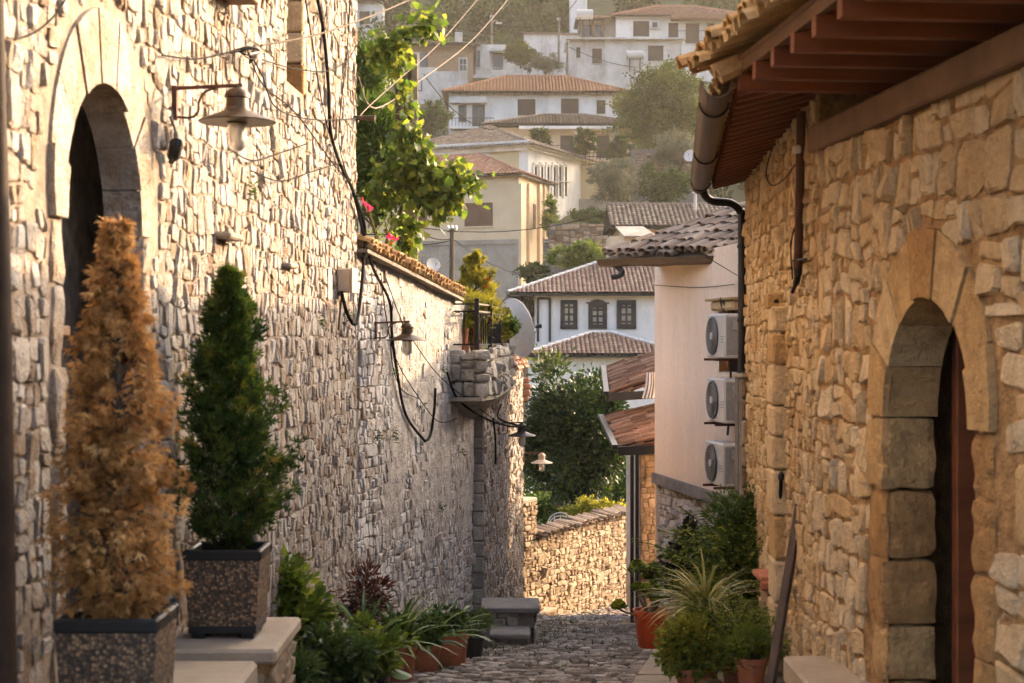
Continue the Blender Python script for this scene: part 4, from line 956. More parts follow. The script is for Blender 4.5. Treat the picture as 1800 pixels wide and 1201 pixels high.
# --- air conditioners
def ac_unit(label, px, py0, py1):
    D = dC(px); z = Z(py1, D); H = Z(py0, D)-z; u = uC(px+44)
    t = thing('air_conditioner', label, 'air conditioner', WC(u-.38, .06, z), 'outdoor units on the rendered wall'); w2 = .38
    cs = obox(WC, u-2*w2, u, .06, .34, z, z+H, .018).build('casing', M['ac_white'], t)
    obox(WC, u-2*w2-.004, u-2*w2+.012, .08, .32, z+.04, z+H-.04, .004).build('side_panel', M['ac_grey'], cs)
    obox(WC, u-2*w2-.05, u-2*w2, .10, .24, z+H*.62, z+H*.86, .012).build('valve_cover', M['ac_grey'], t)
    obox(WC, u-2*w2-.03, u-2*w2, .12, .16, z+H*.35, z+H*.45, .008).build('valve', M['brass'], t)
    obox(WC, u-2*w2-.03, u-2*w2, .12, .16, z+H*.2, z+H*.3, .008).build('valve', M['brass'], t)
    c = Vector(WC(u-.27, .345, z+H*.5)); ev_ = Vector(WC(1, 0, 0))-Vector(WC(0, 0, 0)); nv_ = Vector(WC(0, 1, 0))-Vector(WC(0, 0, 0)); Mx = Matrix((ev_, Vector((0, 0, 1)), nv_)).transposed()
    R_ = H*.44
    MB().lathe([(R_, 0), (R_, .006), (R_*.97, .008)], c, 28, Mx).build('fan_disc', M['ac_fan'], t, True)
    gl = MB()
    for rr in (.2, .35, .5, .65, .8, .95): gl.tube([c+Mx @ Vector((R_*rr*math.cos(a), R_*rr*math.sin(a), .016)) for a in np.linspace(0, 2*math.pi, 25)], .004, 4, False)
    gl.build('grille', M['ac_grey'], t)
    MB().lathe([(R_*.2, .008), (R_*.2, .022), (R_*.12, .028)], c, 14, Mx).build('fan_hub', M['ac_white'], t, True)
    for k in range(3): obox(WC, u-2*w2+.03, u-2*w2+.16, .34, .344, z+H*(.35+.06*k), z+H*(.37+.06*k)).build('vent_slot', M['ac_grey'], t)
    for uu in (u-.16, u-.62): obox(WC, uu-.02, uu+.02, .0, .42, z-.035, z-.005, .004).build('bracket', M['rust'], t)
    return t
ac_unit('topmost air conditioner outdoor unit below the window hood', 1243, 555, 627)
ac_unit('middle air conditioner outdoor unit below the small dark window', 1243, 660, 732)
ac_unit('lowest air conditioner outdoor unit above the stone wall band', 1241, 764, 834)
hs = thing('pipe', 'pale insulated pipe running down between the air conditioners', 'pipe', WC(uC(1286), .05, -.1))
MB().tube(smooth_path([WC(uC(1290), .12, .47), WC(uC(1288), .16, .55), WC(uC(1284), .12, .48), WC(uC(1290), .06, .1), WC(uC(1292), .06, -.7), WC(uC(1288), .07, -1.2)], 6), .016, 7).build('hose', M['cable_pale'], hs, True)

# ================================================================ PORCH ROOFS
def porch(label, a, b, wid, slope, cols_step, seed, D_f, mat):
    r = thing('porch_roof', label, 'roof', a); ex = (b-a).normalized(); ey = Vector((1, .0, slope)).normalized()
    ts = tile_set('roof_tile', .36, .075, .062, mat); ncol = int((b-a).length/.15); rows = int(wid/.30)+1
    tile_objects(r, a, -ex if False else ex, ey, ncol, rows, .15, .30, ts, ts, .05, seed)
    mb = MB(); n_ = Vector((0, 0, -.03)); mb.prism([a+n_, b+n_, b+ey*wid+n_, a+ey*wid+n_], (0, 0, -.05)); mb.build('roof_deck', M['wood_dark'], r)
    mb = MB(); mb.bar(a+Vector((-.02, -.08, -.09)), a+Vector((1.0, -.08, -.09+slope*.2)), .05, .14); mb.build('fascia', M['wood_black'], r)
    mb = MB(); mb.bar(a+Vector((-.06, -.05, -.03)), b+Vector((-.06, 0, -.03)), .09, .07); mb.build('gutter', M['pipe_black'], r); return r
porch('lower lean-to roof of broken red clay tiles with black gutter on posts', P(1088, 782, 35.4), P(1062, 728, 39.5), 1.3, .22, .15, 18, 35.4, M['tile_lean'])
porch('upper lean-to roof of jumbled red clay tiles beside the rendered wall', P(1072, 688, 38.5), P(1066, 642, 43), 1.5, .30, .15, 19, 38.5, M['tile_lean'])
cl = thing('awning', 'blue and white striped cloth hanging between the two tiled lean-to roofs', 'cloth', P(1143, 700, 36.6))
for k in range(7):
    x0 = P(1130+k*3, 700, 36.6); x1 = P(1138+k*2, 655, 36.6); mb = MB(); mb.tube(smooth_path([x1, (x0+x1)/2+Vector((.02, -.05*math.sin(k), 0)), x0], 3), .016, 6); kk = plain('cloth stripe', (.08, .12, .22) if k % 2 else (.6, .56, .5), .9); mb.build('cloth_fold', kk, cl, True)
pp = thing('porch_post', 'rendered corner pier under the red tiled lean-to', 'pier', P(1136, 1100, 35.8))
MB().box((2.17, KY*36+.2, -2.85), (.28, .4, 2.7), None, .01).build('pier_wall', M['mortar_left'], pp)
rubble(pp, (2.03, KY*36-.003), (2.31, KY*36-.003), -4.4, -1.55, (.06, .16), (.06, .14), M['stone_back'], 99, None, 80, gap=.014, bulge=.012, relief=(0, .015), face=(0, -1))
MB().box((2.7, KY*39, -3.3), (1.2, 4.0, 3.0)).build('porch_wall', M['cream_grey'], pp)
for px, nm in ((1111, 'left black metal post under the red tiled lean-to'), (1120, 'right black metal post under the red tiled lean-to')):
    t = thing('porch_post', nm, 'post', P(px, 1098, 35.4)); MB().box(P(px, 948, 35.4), (.055, .055, Z(798, 35.4)-Z(1098, 35.4)), None, .006).build('post', M['pipe_black'], t); MB().box(P(px, 1096, 35.4), (.085, .085, .03), None, .004).build('foot_plate', M['iron'], t)

# ================================================================ BACK WALL
A4 = Vector((.16, 27.9)); B4 = Vector((2.49, 32.9)); e4 = (B4-A4).normalized(); L4 = (B4-A4).length
bw = thing('retaining_wall', 'sunlit honey rubble wall with tile coping at the bend of the lane', 'wall', (1.2, 29.3, -5.1))
zt4 = lambda u: -2.86 if u < .62 else -3.52; zb4 = lambda u: -5.95
o, W4 = backing(bw, 'wall_core', A4, B4, zb4, zt4, M['mortar_dark'], .45, du=.1)
rubble(bw, A4, B4, zb4, zt4, (.10, .24), (.07, .13), M['stone_back'], 95, None, 300, gap=.02, bulge=.025, relief=(.004, .03), wav=.02)
tw = tile_set('coping_tile', .32, .08, .066, M['tile_old']); n4 = Vector(W4(0, 1, 0))-Vector(W4(0, 0, 0))
tile_objects(bw, Vector(W4(.66, .12, -3.50)), Vector((e4.x, e4.y, .0)), (-n4+Vector((0, 0, .3))), 30, 1, .15, .26, tw, tw, .06, 20, name='coping_tile')
obox(W4, -.05, .64, -.48, .03, -2.86, -2.78, .02).build('pillar_cap', M['slab'], bw)
for k, (u0, u1, z1, dd) in enumerate(((-.1, .30, -4.50, .30), (-.1, .62, -4.72, .42), (-.1, .95, -4.92, .52))):
    obox(W4, u0, u1, -.02, dd, z1-.06, z1, .012).build('step_slab', M['slab_sand'], bw); obox(W4, u0+.02, u1-.02, -.02, dd-.03, -5.3, z1-.065).build('step_core', M['mortar_left'], bw)
    c = W4(u0+.03, dd-.025, 0), W4(u1-.02, dd-.025, 0); rubble(bw, c[0], c[1], -5.2, z1-.06, (.12, .24), (.10, .14), M['stone_back'], 97+k, None, 30, wav=.004, name='step_stone')
# unseen house added behind the right wall to block sun from the left walls
hh = thing('rendered_house', 'plain rendered house standing behind the right stone house', 'house', (4.2, 14.9, -3))
MB().box((4.4, 16.0, -.56), (3.0, 5.6, 5.0)).build('wall', M['cream_grey'], hh)
mb = MB(); mb.add([(2.86, 13.2, 2.0), (6.0, 13.2, 2.0), (6.0, 18.9, 2.0), (2.86, 18.9, 2.0), (4.4, 13.2, 2.5), (4.4, 18.9, 2.5)], [(0, 4, 5, 3), (1, 2, 5, 4), (0, 1, 4), (3, 5, 2), (0, 3, 2, 1)]); mb.build('roof', M['tile_old'], hh, tint=.4)

# ================================================================ FAR HOUSES
def ray_plane(px, py, p0, n):
    d = Vector(((px-900)/2800, 1, (600-py)/2800)); return d*(Vector(p0).dot(n)/d.dot(n))
class House:
    """box house: local x along the front, local y to the back, origin at front left ground corner"""
    def __init__(s, name, label, cat, corner, rot, w_, d_, z0, z1, mat, wall=True):
        s.root = thing(name, label, cat, (corner[0], corner[1], z0), rot=rot); s.rot = rot; s.o = Vector((corner[0], corner[1], z0)); s.w = w_; s.d = d_; s.h = z1-z0
        s.Rm = Matrix.Rotation(rot, 3, 'Z'); s.Ri = s.Rm.transposed()
        if wall: MB().box((w_/2, d_/2, s.h/2), (w_, d_, s.h)).build('wall', mat, s.root, world=False)
    def f(s, px, py, face='f'):
        n = s.Rm @ Vector((0, -1, 0) if face == 'f' else (1, 0, 0)); p0 = s.o if face == 'f' else s.o+s.Rm @ Vector((s.w, 0, 0))
        q = s.Ri @ (ray_plane(px, py, p0, n)-s.o); return q
    def panel(s, name, r, mat, face='f', d0=-.02, d1=.03, parent=None, bev=0):
        a = s.f(r[0], r[1], face); b = s.f(r[2], r[3], face); z0, z1 = sorted((a.z, b.z))
        if face == 'f':
            x0, x1 = sorted((a.x, b.x)); return MB().box(((x0+x1)/2, -(d0+d1)/2, (z0+z1)/2), (x1-x0, abs(d1-d0), z1-z0), None, bev).build(name, mat, parent or s.root, world=False)
        y0, y1 = sorted((a.y, b.y)); return MB().box((s.w+(d0+d1)/2, (y0+y1)/2, (z0+z1)/2), (abs(d1-d0), y1-y0, z1-z0), None, bev).build(name, mat, parent or s.root, world=False)
    def shutter(s, r, mat, face='f', frame=None, sill=True, slats=True):
        wn = s.panel('window', r, mat, face, -.02, .035)
        if slats and face == 'f':
            n = 7
            for i in range(1, n): s.panel('slat', (r[0]+1.2, r[1]+(r[3]-r[1])*i/n-.4, r[2]-1.2, r[1]+(r[3]-r[1])*i/n+.4), mat, face, .035, .05, wn)
            mx = (r[0]+r[2])/2; s.panel('stile', (mx-.5, r[1], mx+.5, r[3]), mat, face, .035, .06, wn)
        if sill: s.panel('sill', (r[0]-1.5, r[3], r[2]+1.5, r[3]+1.6), frame or M['white_old'], face, -.02, .09, wn)
        return wn
    def window(s, r, fm, cols=2, rows=4, pane=None, face='f', fw=.12, arch=False):
        wn = s.panel('window', r, pane or M['pane'], face, -.02, .02); a, b, c, d = r; t = (c-a)*fw
        s.panel('frame', (a, b, a+t, d), fm, face, .0, .07, wn); s.panel('frame', (c-t, b, c, d), fm, face, .0, .07, wn); s.panel('frame', (a+t, b, c-t, b+t), fm, face, .0, .068, wn); s.panel('frame', (a+t, d-t, c-t, d), fm, face, .0, .068, wn)
        for i in range(1, cols): x = a+(c-a)*i/cols; s.panel('mullion', (x-t*.22, b+t, x+t*.22, d-t), fm, face, .0, .05, wn)
        for j in range(1, rows): y = b+(d-b)*j/rows; s.panel('mullion', (a+t, y-t*.22, c-t, y+t*.22), fm, face, .0, .045, wn)
        return wn
    def rail(s, r, n, mat, out=.5, name='railing'):
        a = s.f(r[0], r[1]); b = s.f(r[2], r[3]); x0, x1 = sorted((a.x, b.x)); z1, z0 = a.z, b.z
        rt = bpy.data.objects.new(name, None); link(rt, s.root)
        for z in (z0+.03, z1): MB().bar((x0, -out, z), (x1, -out, z), .05, .05).build('rail', mat, rt, world=False)
        for i in range(n+1): x = x0+(x1-x0)*i/n; MB().tube([(x, -out, z0), (x, -out, z1)], .018, 4).build('baluster', mat, rt, world=False)
# --- mid house with timber windows (real distance 60 m)
yM = 60.2; xM = lambda px: (px-900)/2800*yM
mh = House('town_house', 'white town house with three black timber windows and brown tiled roof', 'house', (xM(943), yM+.45), 0, 9.0, 6.4, -7, 1.86, M['white'])
mh.root['label'] = 'white town house with three black timber windows and brown tiled roof'
x0 = xM(893)-xM(943); hip_roof(mh.root, x0, 9.6, -.45, 6.9, 1.83+7, 20.0, M['tile_mid'], 'hip', .165, .30, M['wood_black'], M['white_mortar'])
mh.window((985, 527, 1015, 578), M['wood_black'], 2, 4, M['pane_curtain'], fw=.26)
wn = mh.window((1034, 533, 1067, 578), M['wood_black'], 2, 4, M['pane_curtain'], fw=.24)
for k in range(7):
    xx = 1034+33*(k+.5)/7; hh_ = 7*math.sin(math.pi*(k+.5)/7)**.7; mh.panel('arch_head', (xx-2.5, 533-hh_, xx+2.5, 534.5), M['wood_black'], d0=0, d1=.07+.002*k, parent=wn)
mh.panel('arch_moulding', (1030, 531, 1037, 533.5), M['wood_black'], d0=0, d1=.10, parent=wn); mh.panel('arch_moulding', (1064, 531, 1071, 533.5), M['wood_black'], d0=0, d1=.10, parent=wn)
mh.window((1084, 527, 1118, 578), M['wood_black'], 2, 4, M['pane_curtain'], fw=.26)
mh.panel('cornice', (943, 517.5, 1180, 523), M['white'], d0=-.02, d1=.10)
for k in range(18): mh.panel('rafter_end', (948+k*11.3, 515, 950.3+k*11.3, 519), M['wood_black'], d0=.0, d1=.40)
for px in (945.5, 966.5): mh.panel('corner_post', (px-2, 523, px+2, 600), M['wood_black'], d0=0, d1=.08)
mh.panel('pipe_arm', (945, 522.5, 967, 526), M['pipe_black'], d0=.02, d1=.12)
yP = 56.5; xP = lambda px: (px-900)/2800*yP
ph = House('porch_wing', 'low white wing with hipped brown tile roof in front of the town house', 'house', (xP(930), yP+.4), 0, 5.6, 3.3, -7, Z(626, yP/KY), M['white'])
hip_roof(ph.root, xP(922)-xP(930), xP(922)-xP(930)+5.72, -.4, 4.6, Z(623, yP/KY)+7, 17.0, M['tile_mid'], 'hip', .165, .30, M['wood_black'], M['white_mortar'])
ph.panel('cornice', (930, 628, 1180, 634), M['white'], d0=-.02, d1=.08)
for k in range(18): ph.panel('rafter_end', (936+k*12, 622.5, 938.5+k*12, 627), M['wood_black'], d0=0, d1=.34)
wn = ph.window((1002, 668, 1030, 700), M['wood_black'], 2, 3, fw=.15)
for k in range(5): xx = 1002+28*(k+.5)/5; ph.panel('arch_head', (xx-2.8, 668-9*math.sin(math.pi*(k+.5)/5), xx+2.8, 670), M['wood_black'], d0=0, d1=.06+.002*k, parent=wn)
# --- low dark roofed house behind the balcony
dk = House('cottage', 'small cottage with dark weathered tile roof behind the white dish', 'cottage', ((862-900)/2800*66, 66), 0, 2.3, 4, -5, Z(555, 66/KY), M['brick'])
hip_roof(dk.root, -.2, 2.7, -.4, 4.4, Z(552, 66/KY)+5, 34, M['tile_old'], 'hip', .2, .3)
dk.panel('wall_stones', (930, 545, 944, 600), M['brick'], d0=-.02, d1=.04)
# --- cream house, turned 20 degrees
c0 = XY(912, 125); rotc = -R(17); wl = 9.5; cl_ = Vector((c0.x-wl*math.cos(rotc), c0.y-wl*math.sin(rotc)))
ch = House('cream_house', 'cream rendered house with brown shutters and pilasters on its sunlit side', 'house', cl_, rotc, wl, 6.2, 0, Z(306, 125), M['cream'])
hip_roof(ch.root, -.5, wl+.35, -.45, 6.6, Z(306, 125), 23, M['tile_red'], 'hip', .21, .33, M['wood_brown'], M['tile_red'])
ch.shutter((817, 357, 866, 398), M['shutter'], frame=M['cream']); ch.shutter((728, 360, 751, 400), M['shutter'], frame=M['cream'])
ch.panel('lower_storey', (700, 428, 911, 560), M['cream_grey'], d0=-.02, d1=.05); ch.panel('string_course', (700, 424.5, 912, 428.5), M['cream_grey'], d0=-.02, d1=.12)
ch.shutter((733, 452, 752, 492), M['shutter_dark']); ch.shutter((826, 452, 866, 486), M['shutter_dark'])
for (a, b) in ((911.5, 920), (926, 931.5), (944.5, 949), (953, 957)): ch.panel('pilaster', (a, 322, b, 520), M['cream'], 'r', -.02, .16)
ch.panel('side_window', (937, 358, 941, 402), M['shutter'], 'r', -.02, .04)
# --- neoclassical building
c1 = XY(928, 146); rn = -R(24); wl = 10.0; cl_ = Vector((c1.x-wl*math.cos(rn), c1.y-wl*math.sin(rn)))
nh = House('villa', 'pale neoclassical villa with arched side windows and old tiled roof', 'villa', cl_, rn, wl, 10.5, 3, Z(258, 146), M['white'])
hip_roof(nh.root, -.5, wl+.6, -.6, 11.1, Z(258, 146)-3+.05, 21, M['tile_old'], 'hip', .24, .35, M['white'], M['tile_old'], fascia=False)
nh.panel('cornice', (700, 259, 930, 264), M['white'], d0=-.02, d1=.25); nh.panel('cornice', (929, 262, 1005, 272), M['white'], 'r', -.02, .25)
nh.panel('wall_panel', (860, 268, 912, 330), M['yellow'], d0=-.02, d1=.03)
for i, x in enumerate((937, 948, 959, 970, 980, 990)):
    wn = nh.panel('window', (x, 292, x+6, 345), M['pane'], 'r', -.02, .03); nh.panel('surround', (x-1.6, 288, x+.2, 348), M['white'], 'r', 0, .12, wn); nh.panel('arch_head', (x-1, 285, x+7, 291), M['white'], 'r', 0, .14, wn); nh.panel('balcony_ledge', (x-1.5, 318, x+7, 321), M['white'], 'r', 0, .3, wn)
# --- yellow terrace house and white house
yt = House('terrace_wall', 'yellow rendered terrace wall beside the villa', 'wall', XY(985, 158), 0, 5.2, 1.0, 3, Z(290, 158), M['yellow'])
yt.rail((1000, 268, 1085, 290), 14, M['iron'], -.2); yt.panel('terrace_base', (970, 350, 1110, 380), M['cream_grey'], d0=-.02, d1=.3)
vh = House('veranda_house', 'ochre house with shady veranda and long weathered tile roof', 'house', XY(862, 164), 0, 10.2, 7, 7, Z(224, 164), M['cream'])
hip_roof(vh.root, -.6, 11.3, -.9, 8, Z(221, 164)-7, 16, M['tile_old'], 'hip', .24, .36, M['wood_dark'], M['tile_old'])
vh.panel('veranda_beam', (912, 224, 1085, 229), M['white'], d0=.8, d1=.95)
for r in ((935, 240, 958, 278), (985, 238, 1008, 278), (1049, 238, 1071, 278)): vh.shutter(r, M['shutter_dark'], slats=False)
for x in (947, 1010, 1077): vh.panel('veranda_post', (x, 229, x+3, 278), M['white_old'], d0=.8, d1=.95)
vh.rail((930, 258, 1085, 278), 22, M['iron'], .8)
wh = House('white_house', 'long white house with shuttered windows and orange hipped roof on the hillside', 'house', XY(789, 178), 0, 13.6, 8.6, 12, Z(163, 178), M['white'])
hip_roof(wh.root, -.5, 14.1, -.6, 9.2, Z(163, 178)-12, 22, M['tile_far'], 'hip', .26, .36, M['wood_brown'], M['tile_far'])
for r in ((910, 174, 941, 203), (986, 173, 1017, 202), (1049, 176, 1064, 200)): wh.shutter(r, M['shutter_dark'])
wh.window((806, 184, 820, 214), M['shutter_dark'], 1, 2, fw=.2); wh.window((830, 184, 852, 224), M['shutter_dark'], 2, 1, fw=.12)
wh.panel('awning_box', (790, 171, 856, 182), M['cloth'], d0=0, d1=.5); wh.rail((795, 209, 868, 226), 12, M['iron'], .6); wh.panel('balcony_slab', (792, 224, 870, 228), M['white'], d0=0, d1=.8)
for k in range(24): wh.panel('rafter_end', (795+k*12, 162, 798+k*12, 165), M['wood_brown'], d0=0, d1=.5)
# --- old brick house
bh = House('brick_house', 'half ruined brick and plaster house with sagging tile roof', 'house', XY(712, 212), 0, 6.6, 7, 17, Z(78, 212), M['brick'])
hip_roof(bh.root, -.5, 7.0, -.6, 7.6, Z(80, 212)-17, 13, M['tile_old'], 'hip', .26, .36)
bh.panel('plaster_patch', (768, 125, 822, 185), M['white_old'], d0=-.02, d1=.03); bh.panel('plaster_patch', (712, 118, 768, 190), M['white_old'], d0=-.02, d1=.035); bh.panel('plaster_patch', (722, 92, 738, 118), M['cloth'], d0=-.02, d1=.05)
bh.window((806, 101, 822, 126), M['white_old'], 2, 2, fw=.14); bh.panel('doorway', (738, 92, 752, 120), M['pane'], d0=-.02, d1=.03)
bh.window((728, 138, 742, 160), M['shutter_dark'], 2, 1, fw=.12); MB().box((bh.f(805, 60).x, 2, bh.h+.9), (.7, .6, 1.2)).build('chimney', M['white_old'], bh.root, world=False)
tb = House('terrace_house', 'low pale house with balustraded terrace beside the brick house', 'house', XY(832, 212), 0, 5.3, 5, 17, Z(78, 212), M['white_old'])
tb.rail((834, 122, 900, 136), 18, M['white_old'], .9); tb.panel('terrace_slab', (832, 135, 930, 140), M['white_old'], d0=0, d1=1.1)
for r in ((838, 88, 844, 122), (866, 92, 884, 122)): tb.window(r, M['shutter_dark'], 1, 1)
tb.panel('canopy', (862, 88, 898, 93), M['cloth'], d0=0, d1=1.2); tb.panel('pilaster', (856, 82, 861, 122), M['white_old'], d0=0, d1=.2)
w3 = House('garden_wall', 'long whitewashed wall stepping up the hillside', 'wall', XY(921, 224), R(3), 7.6, .5, 17, Z(60, 224), M['white_old'])
MB().box((3.8, .25, w3.h+.08), (7.9, .9, .16)).build('coping', M['tile_old'], w3.root, world=False, tint=.5)
# --- top house on the right
l2 = House('lower_storey_house', 'cream lower storey with flat terrace roof below the hilltop house', 'house', XY(1000, 208), 0, 10.3, 6, 17, Z(70, 208), M['white_old'])
MB().box((5.15, 2.8, l2.h+.06), (10.8, 6.8, .14)).build('terrace_roof', M['white_old'], l2.root, world=False)
l2.shutter((1041, 85, 1058, 111), M['shutter_dark'], slats=False); l2.shutter((1139, 80, 1166, 107), M['shutter_dark'], slats=False); l2.shutter((1013, 83, 1020, 102), M['shutter_dark'], slats=False)
th = House('hilltop_house', 'white hilltop house with wide red hipped roof and brown shutters', 'house', XY(1083, 222), 0, 12.5, 8.5, 19, Z(29, 222), M['white'])
hip_roof(th.root, -.5, 13, -.7, 9.1, Z(29, 222)-19, 21, M['tile_red'], 'hip', .3, .4, M['wood_brown'], M['tile_red'])
th.shutter((1113, 37, 1141, 64), M['shutter_dark']); th.shutter((1175, 40, 1192, 68), M['shutter_dark'], slats=False); th.shutter((1205, 41, 1229, 76), M['shutter_dark'], slats=False); th.shutter((1243, 41, 1256, 70), M['shutter_dark'], slats=False)
th.panel('porch_canopy', (1178, 30, 1275, 37), M['tile_red'], d0=0, d1=1.5); th.rail((1190, 58, 1270, 76), 16, M['iron'], 1.2)
ua = th.panel('heating_unit', (1142, 38, 1160, 51), M['ac_white'], d0=.05, d1=.4); th.panel('fan', (1146, 40, 1155, 49), M['ac_fan'], d0=.4, d1=.42, parent=ua)
sr = House('side_wing', 'small tiled wing with dark porch left of the hilltop house', 'house', XY(1018, 224), 0, 3.5, 4, 19, Z(36, 224), M['cream_grey'])
hip_roof(sr.root, -.3, 3.9, -.6, 4.4, Z(36, 224)-19, 18, M['tile_red'], 'hip', .3, .4)
for x in (1022, 1040, 1058): sr.panel('porch_post', (x, 37, x+3, 70), M['wood_brown'], d0=.1, d1=.4)
for r in ((1026, 44, 1039, 66), (1044, 44, 1057, 66)): sr.window(r, M['shutter_dark'], 1, 1)
tw_ = House('stair_tower', 'plain white house block at the top edge among trees', 'house', XY(1003, 232), 0, 1.7, 4, 24, Z(-30, 232), M['white'])
tl_ = House('hill_cottage', 'pale blue grey cottage at the top left behind the vine', 'cottage', XY(604, 232), 0, 4.0, 4, 22, Z(2, 232), M['white_old'])
hip_roof(tl_.root, -.4, 4.4, -.5, 4.5, Z(2, 232)-22, 20, M['tile_old'], 'hip', .3, .4); tl_.shutter((632, 20, 650, 42), M['shutter_dark'], slats=False)
# --- dark roofed house on the right below the trees
rh = House('low_house', 'low house with long dark mossy tile roof and metal flue', 'house', XY(1090, 96), 0, 7.5, 4.5, -4, Z(398, 96), M['cream'])
hip_roof(rh.root, -.45, 8, -.5, 5.0, Z(399, 96)+4, 22, M['tile_old'], 'gable', .2, .3, M['wood_dark'], M['tile_old'])
MB().tube([P(1222, 385, 98), P(1222, 340, 98)], .075, 10).build('flue', M['ac_white'], None); fl = bpy.data.objects['flue']; fl.name = 'chimney_flue'; tag(fl, 'shiny metal chimney flue rising from the dark tiled roof', 'chimney')
MB().lathe([(.14, 0), (.14, .03), (.02, .14)], P(1222, 340, 98), 10).build('flue_cap', M['ac_white'], fl, world=False)
sh = House('skylight_lean_to', 'small cream lean-to with white boarded roof', 'shed', XY(1072, 92), 0, 2.2, 2.6, -4, Z(415, 92), M['cream'])
mb = MB(); mb.add([(.55, -.25, sh.h+.0), (1.9, -.25, sh.h+.0), (1.5, 2.0, sh.h+.55), (.35, 2.0, sh.h+.55)], [(0, 1, 2, 3)]); mb.v += [(v[0], v[1], v[2]-.05) for v in mb.v]; mb.f += [(7, 6, 5, 4), (0, 4, 5, 1), (0, 3, 7, 4)]; mb.build('boarded_roof', M['cream_grey'], sh.root, world=False)
# --- terrace retaining walls between the houses
for (pa, pb, y0, y1, D, lb) in ((965, 1160, 393, 470, 112, 'rough stone terrace wall below the garden plot'), (955, 975, 420, 520, 118, 'short mossy stone wall beside the cream house'), (1110, 1245, 262, 330, 140, 'brown stone terrace wall under the large tree')):
    a, b = XY(pa, D), XY(pb, D); t = thing('terrace_wall', lb, 'wall', (a.x, a.y, Z(y1, D))); backing(t, 'wall_core', a, b, Z(y1, D)-2, Z(y0, D), M['mortar_dark'], .5, du=1)
    rubble(t, a, b, Z(y1, D), Z(y0, D), (.25, .6), (.16, .28), M['stone_back' if pa > 960 else 'stone_grey'], int(D), None, 120, gap=.05, bulge=.05, relief=(.01, .06))
# --- dishes, tanks, poles
def dish(label, c, rad, aim, flat=.22, group=None, foot=None):
    t = thing('satellite_dish', label, 'satellite dish', c, group); a = Vector(aim).normalized(); Mx = a.to_track_quat('Z', 'Y').to_matrix(); c = Vector(c)
    prof = [(rad*k/8, flat*rad*(k/8)**2) for k in range(1, 9)]; mb = MB(); n = 32; vs = [c]
    for r_, z_ in prof: vs += [c+Mx @ Vector((r_*math.cos(2*math.pi*k/n), r_*math.sin(2*math.pi*k/n), z_)) for k in range(n)]
    fs = [(0, 1+k, 1+(k+1) % n) for k in range(n)]+[(1+i*n+k, 1+(i+1)*n+k, 1+(i+1)*n+(k+1) % n, 1+i*n+(k+1) % n) for i in range(7) for k in range(n)]; mb.add(vs, fs); mb.build('reflector', M['dish'], t, True)
    MB().tube([c+Mx @ Vector((rad*math.cos(x), rad*math.sin(x), flat*rad)) for x in np.linspace(0, 2*math.pi, 33)], rad*.022, 5, False).build('rim', M['dish'], t, True)
    f = c+Mx @ Vector((0, -rad*.15, rad*1.05)); MB().tube([c+Mx @ Vector((0, -rad*.98, flat*rad)), f], rad*.025, 6).build('feed_arm', M['ac_grey'], t)
    MB().lathe([(rad*.05, -rad*.1), (rad*.08, 0), (rad*.08, rad*.1)], f, 10, Mx).build('feed_horn', M['black_pot'], t)
    ft = Vector(foot) if foot else c+Vector((0, .1, -rad*1.4)); MB().tube([c-a*.05*rad, c-a*.22*rad, ft], rad*.045, 6).build('mount', M['iron'], t); return t
dish('large white satellite dish edge-on beside the balcony plants', P(900, 578, 31.5), .415, (.80, .52, .22), .20, 'satellite dishes', P(893, 640, 31.5))
dish('small round satellite dish on the cream house beyond the tiled garden wall', P(761, 466, 60), .19, (.4, -.85, .25), .2, 'satellite dishes', P(748, 495, 60))
dish('white satellite dish beside the right gutter above the dark roof', P(1213, 274, 110), .30, (-.3, -.9, .3), .2, 'satellite dishes', P(1217, 335, 110))
dish('tiny satellite dish on the pale hillside terrace', P(893, 131, 209), .2, (-.2, -.9, .3), .2, 'satellite dishes')
def tank(label, px0, px1, py, r, D, stand):
    a, b = P(px0, py, D), P(px1, py, D); t = thing('water_tank', label, 'water tank', a, 'roof water tanks'); MB().tube([a+Vector((-.02, 0, 0)), a, b, b+Vector((.02, 0, 0))], [r*.8, r, r, r*.8], 16).build('tank', M['ac_white'], t, True)
    for q in (a*.8+b*.2, a*.2+b*.8):
        for s_ in (-.25, .25): MB().bar(q+Vector((0, s_, -r*.8)), q+Vector((0, s_*1.4, -r-stand)), .06, .06).build('leg', M['iron'], t)
tank('white cylindrical water tank at the corner of the hilltop porch', 1014, 1042, 25, .46, 214, 1.4)
tank('white cylindrical water tank against the cream lower storey', 1101, 1131, 97, .42, 206, 1.0)
def pole(label, px, y0, y1, D, r=.09, lamp=False, mat='bark_pale'):
    t = thing('utility_pole', label, 'pole', P(px, y1, D)); MB().tube([P(px, y1+6, D), P(px+.5, y0, D)], [r, r*.75], 8).build('pole', M[mat], t, True)
    MB().bar(P(px-5*100/D, y0+4, D), P(px+5*100/D, y0+4, D), r*.6, r*.6).build('crossarm', M['wood_brown'], t)
    for k in (-4, 0, 4): MB().lathe([(r*.5, 0), (r*.6, r), (r*.3, r*1.8)], P(px+k*100/D, y0+3, D), 8).build('insulator', M['ac_white'], t)
    if lamp: MB().tube(smooth_path([P(px, y0+12, D), P(px+6, y0+8, D), P(px+13, y0+12, D)], 4), r*.4, 6).build('lamp_arm', M['ac_grey'], t); MB().box(P(px+13, y0+12.5, D), (.6, .25, .12), None, .04).build('lamp_head', M['ac_white'], t)
pole('wooden utility pole with insulators in front of the cream house', 794, 402, 520, 58, .075, mat='bark')
pole('street light pole on the wooded slope above the brick house', 864, 28, 72, 214, .13, True); pole('slim pole rising beside the long whitewashed wall', 982, 32, 112, 206, .12); pole('short wooden post by the cream lower storey', 997, 72, 130, 204, .12)
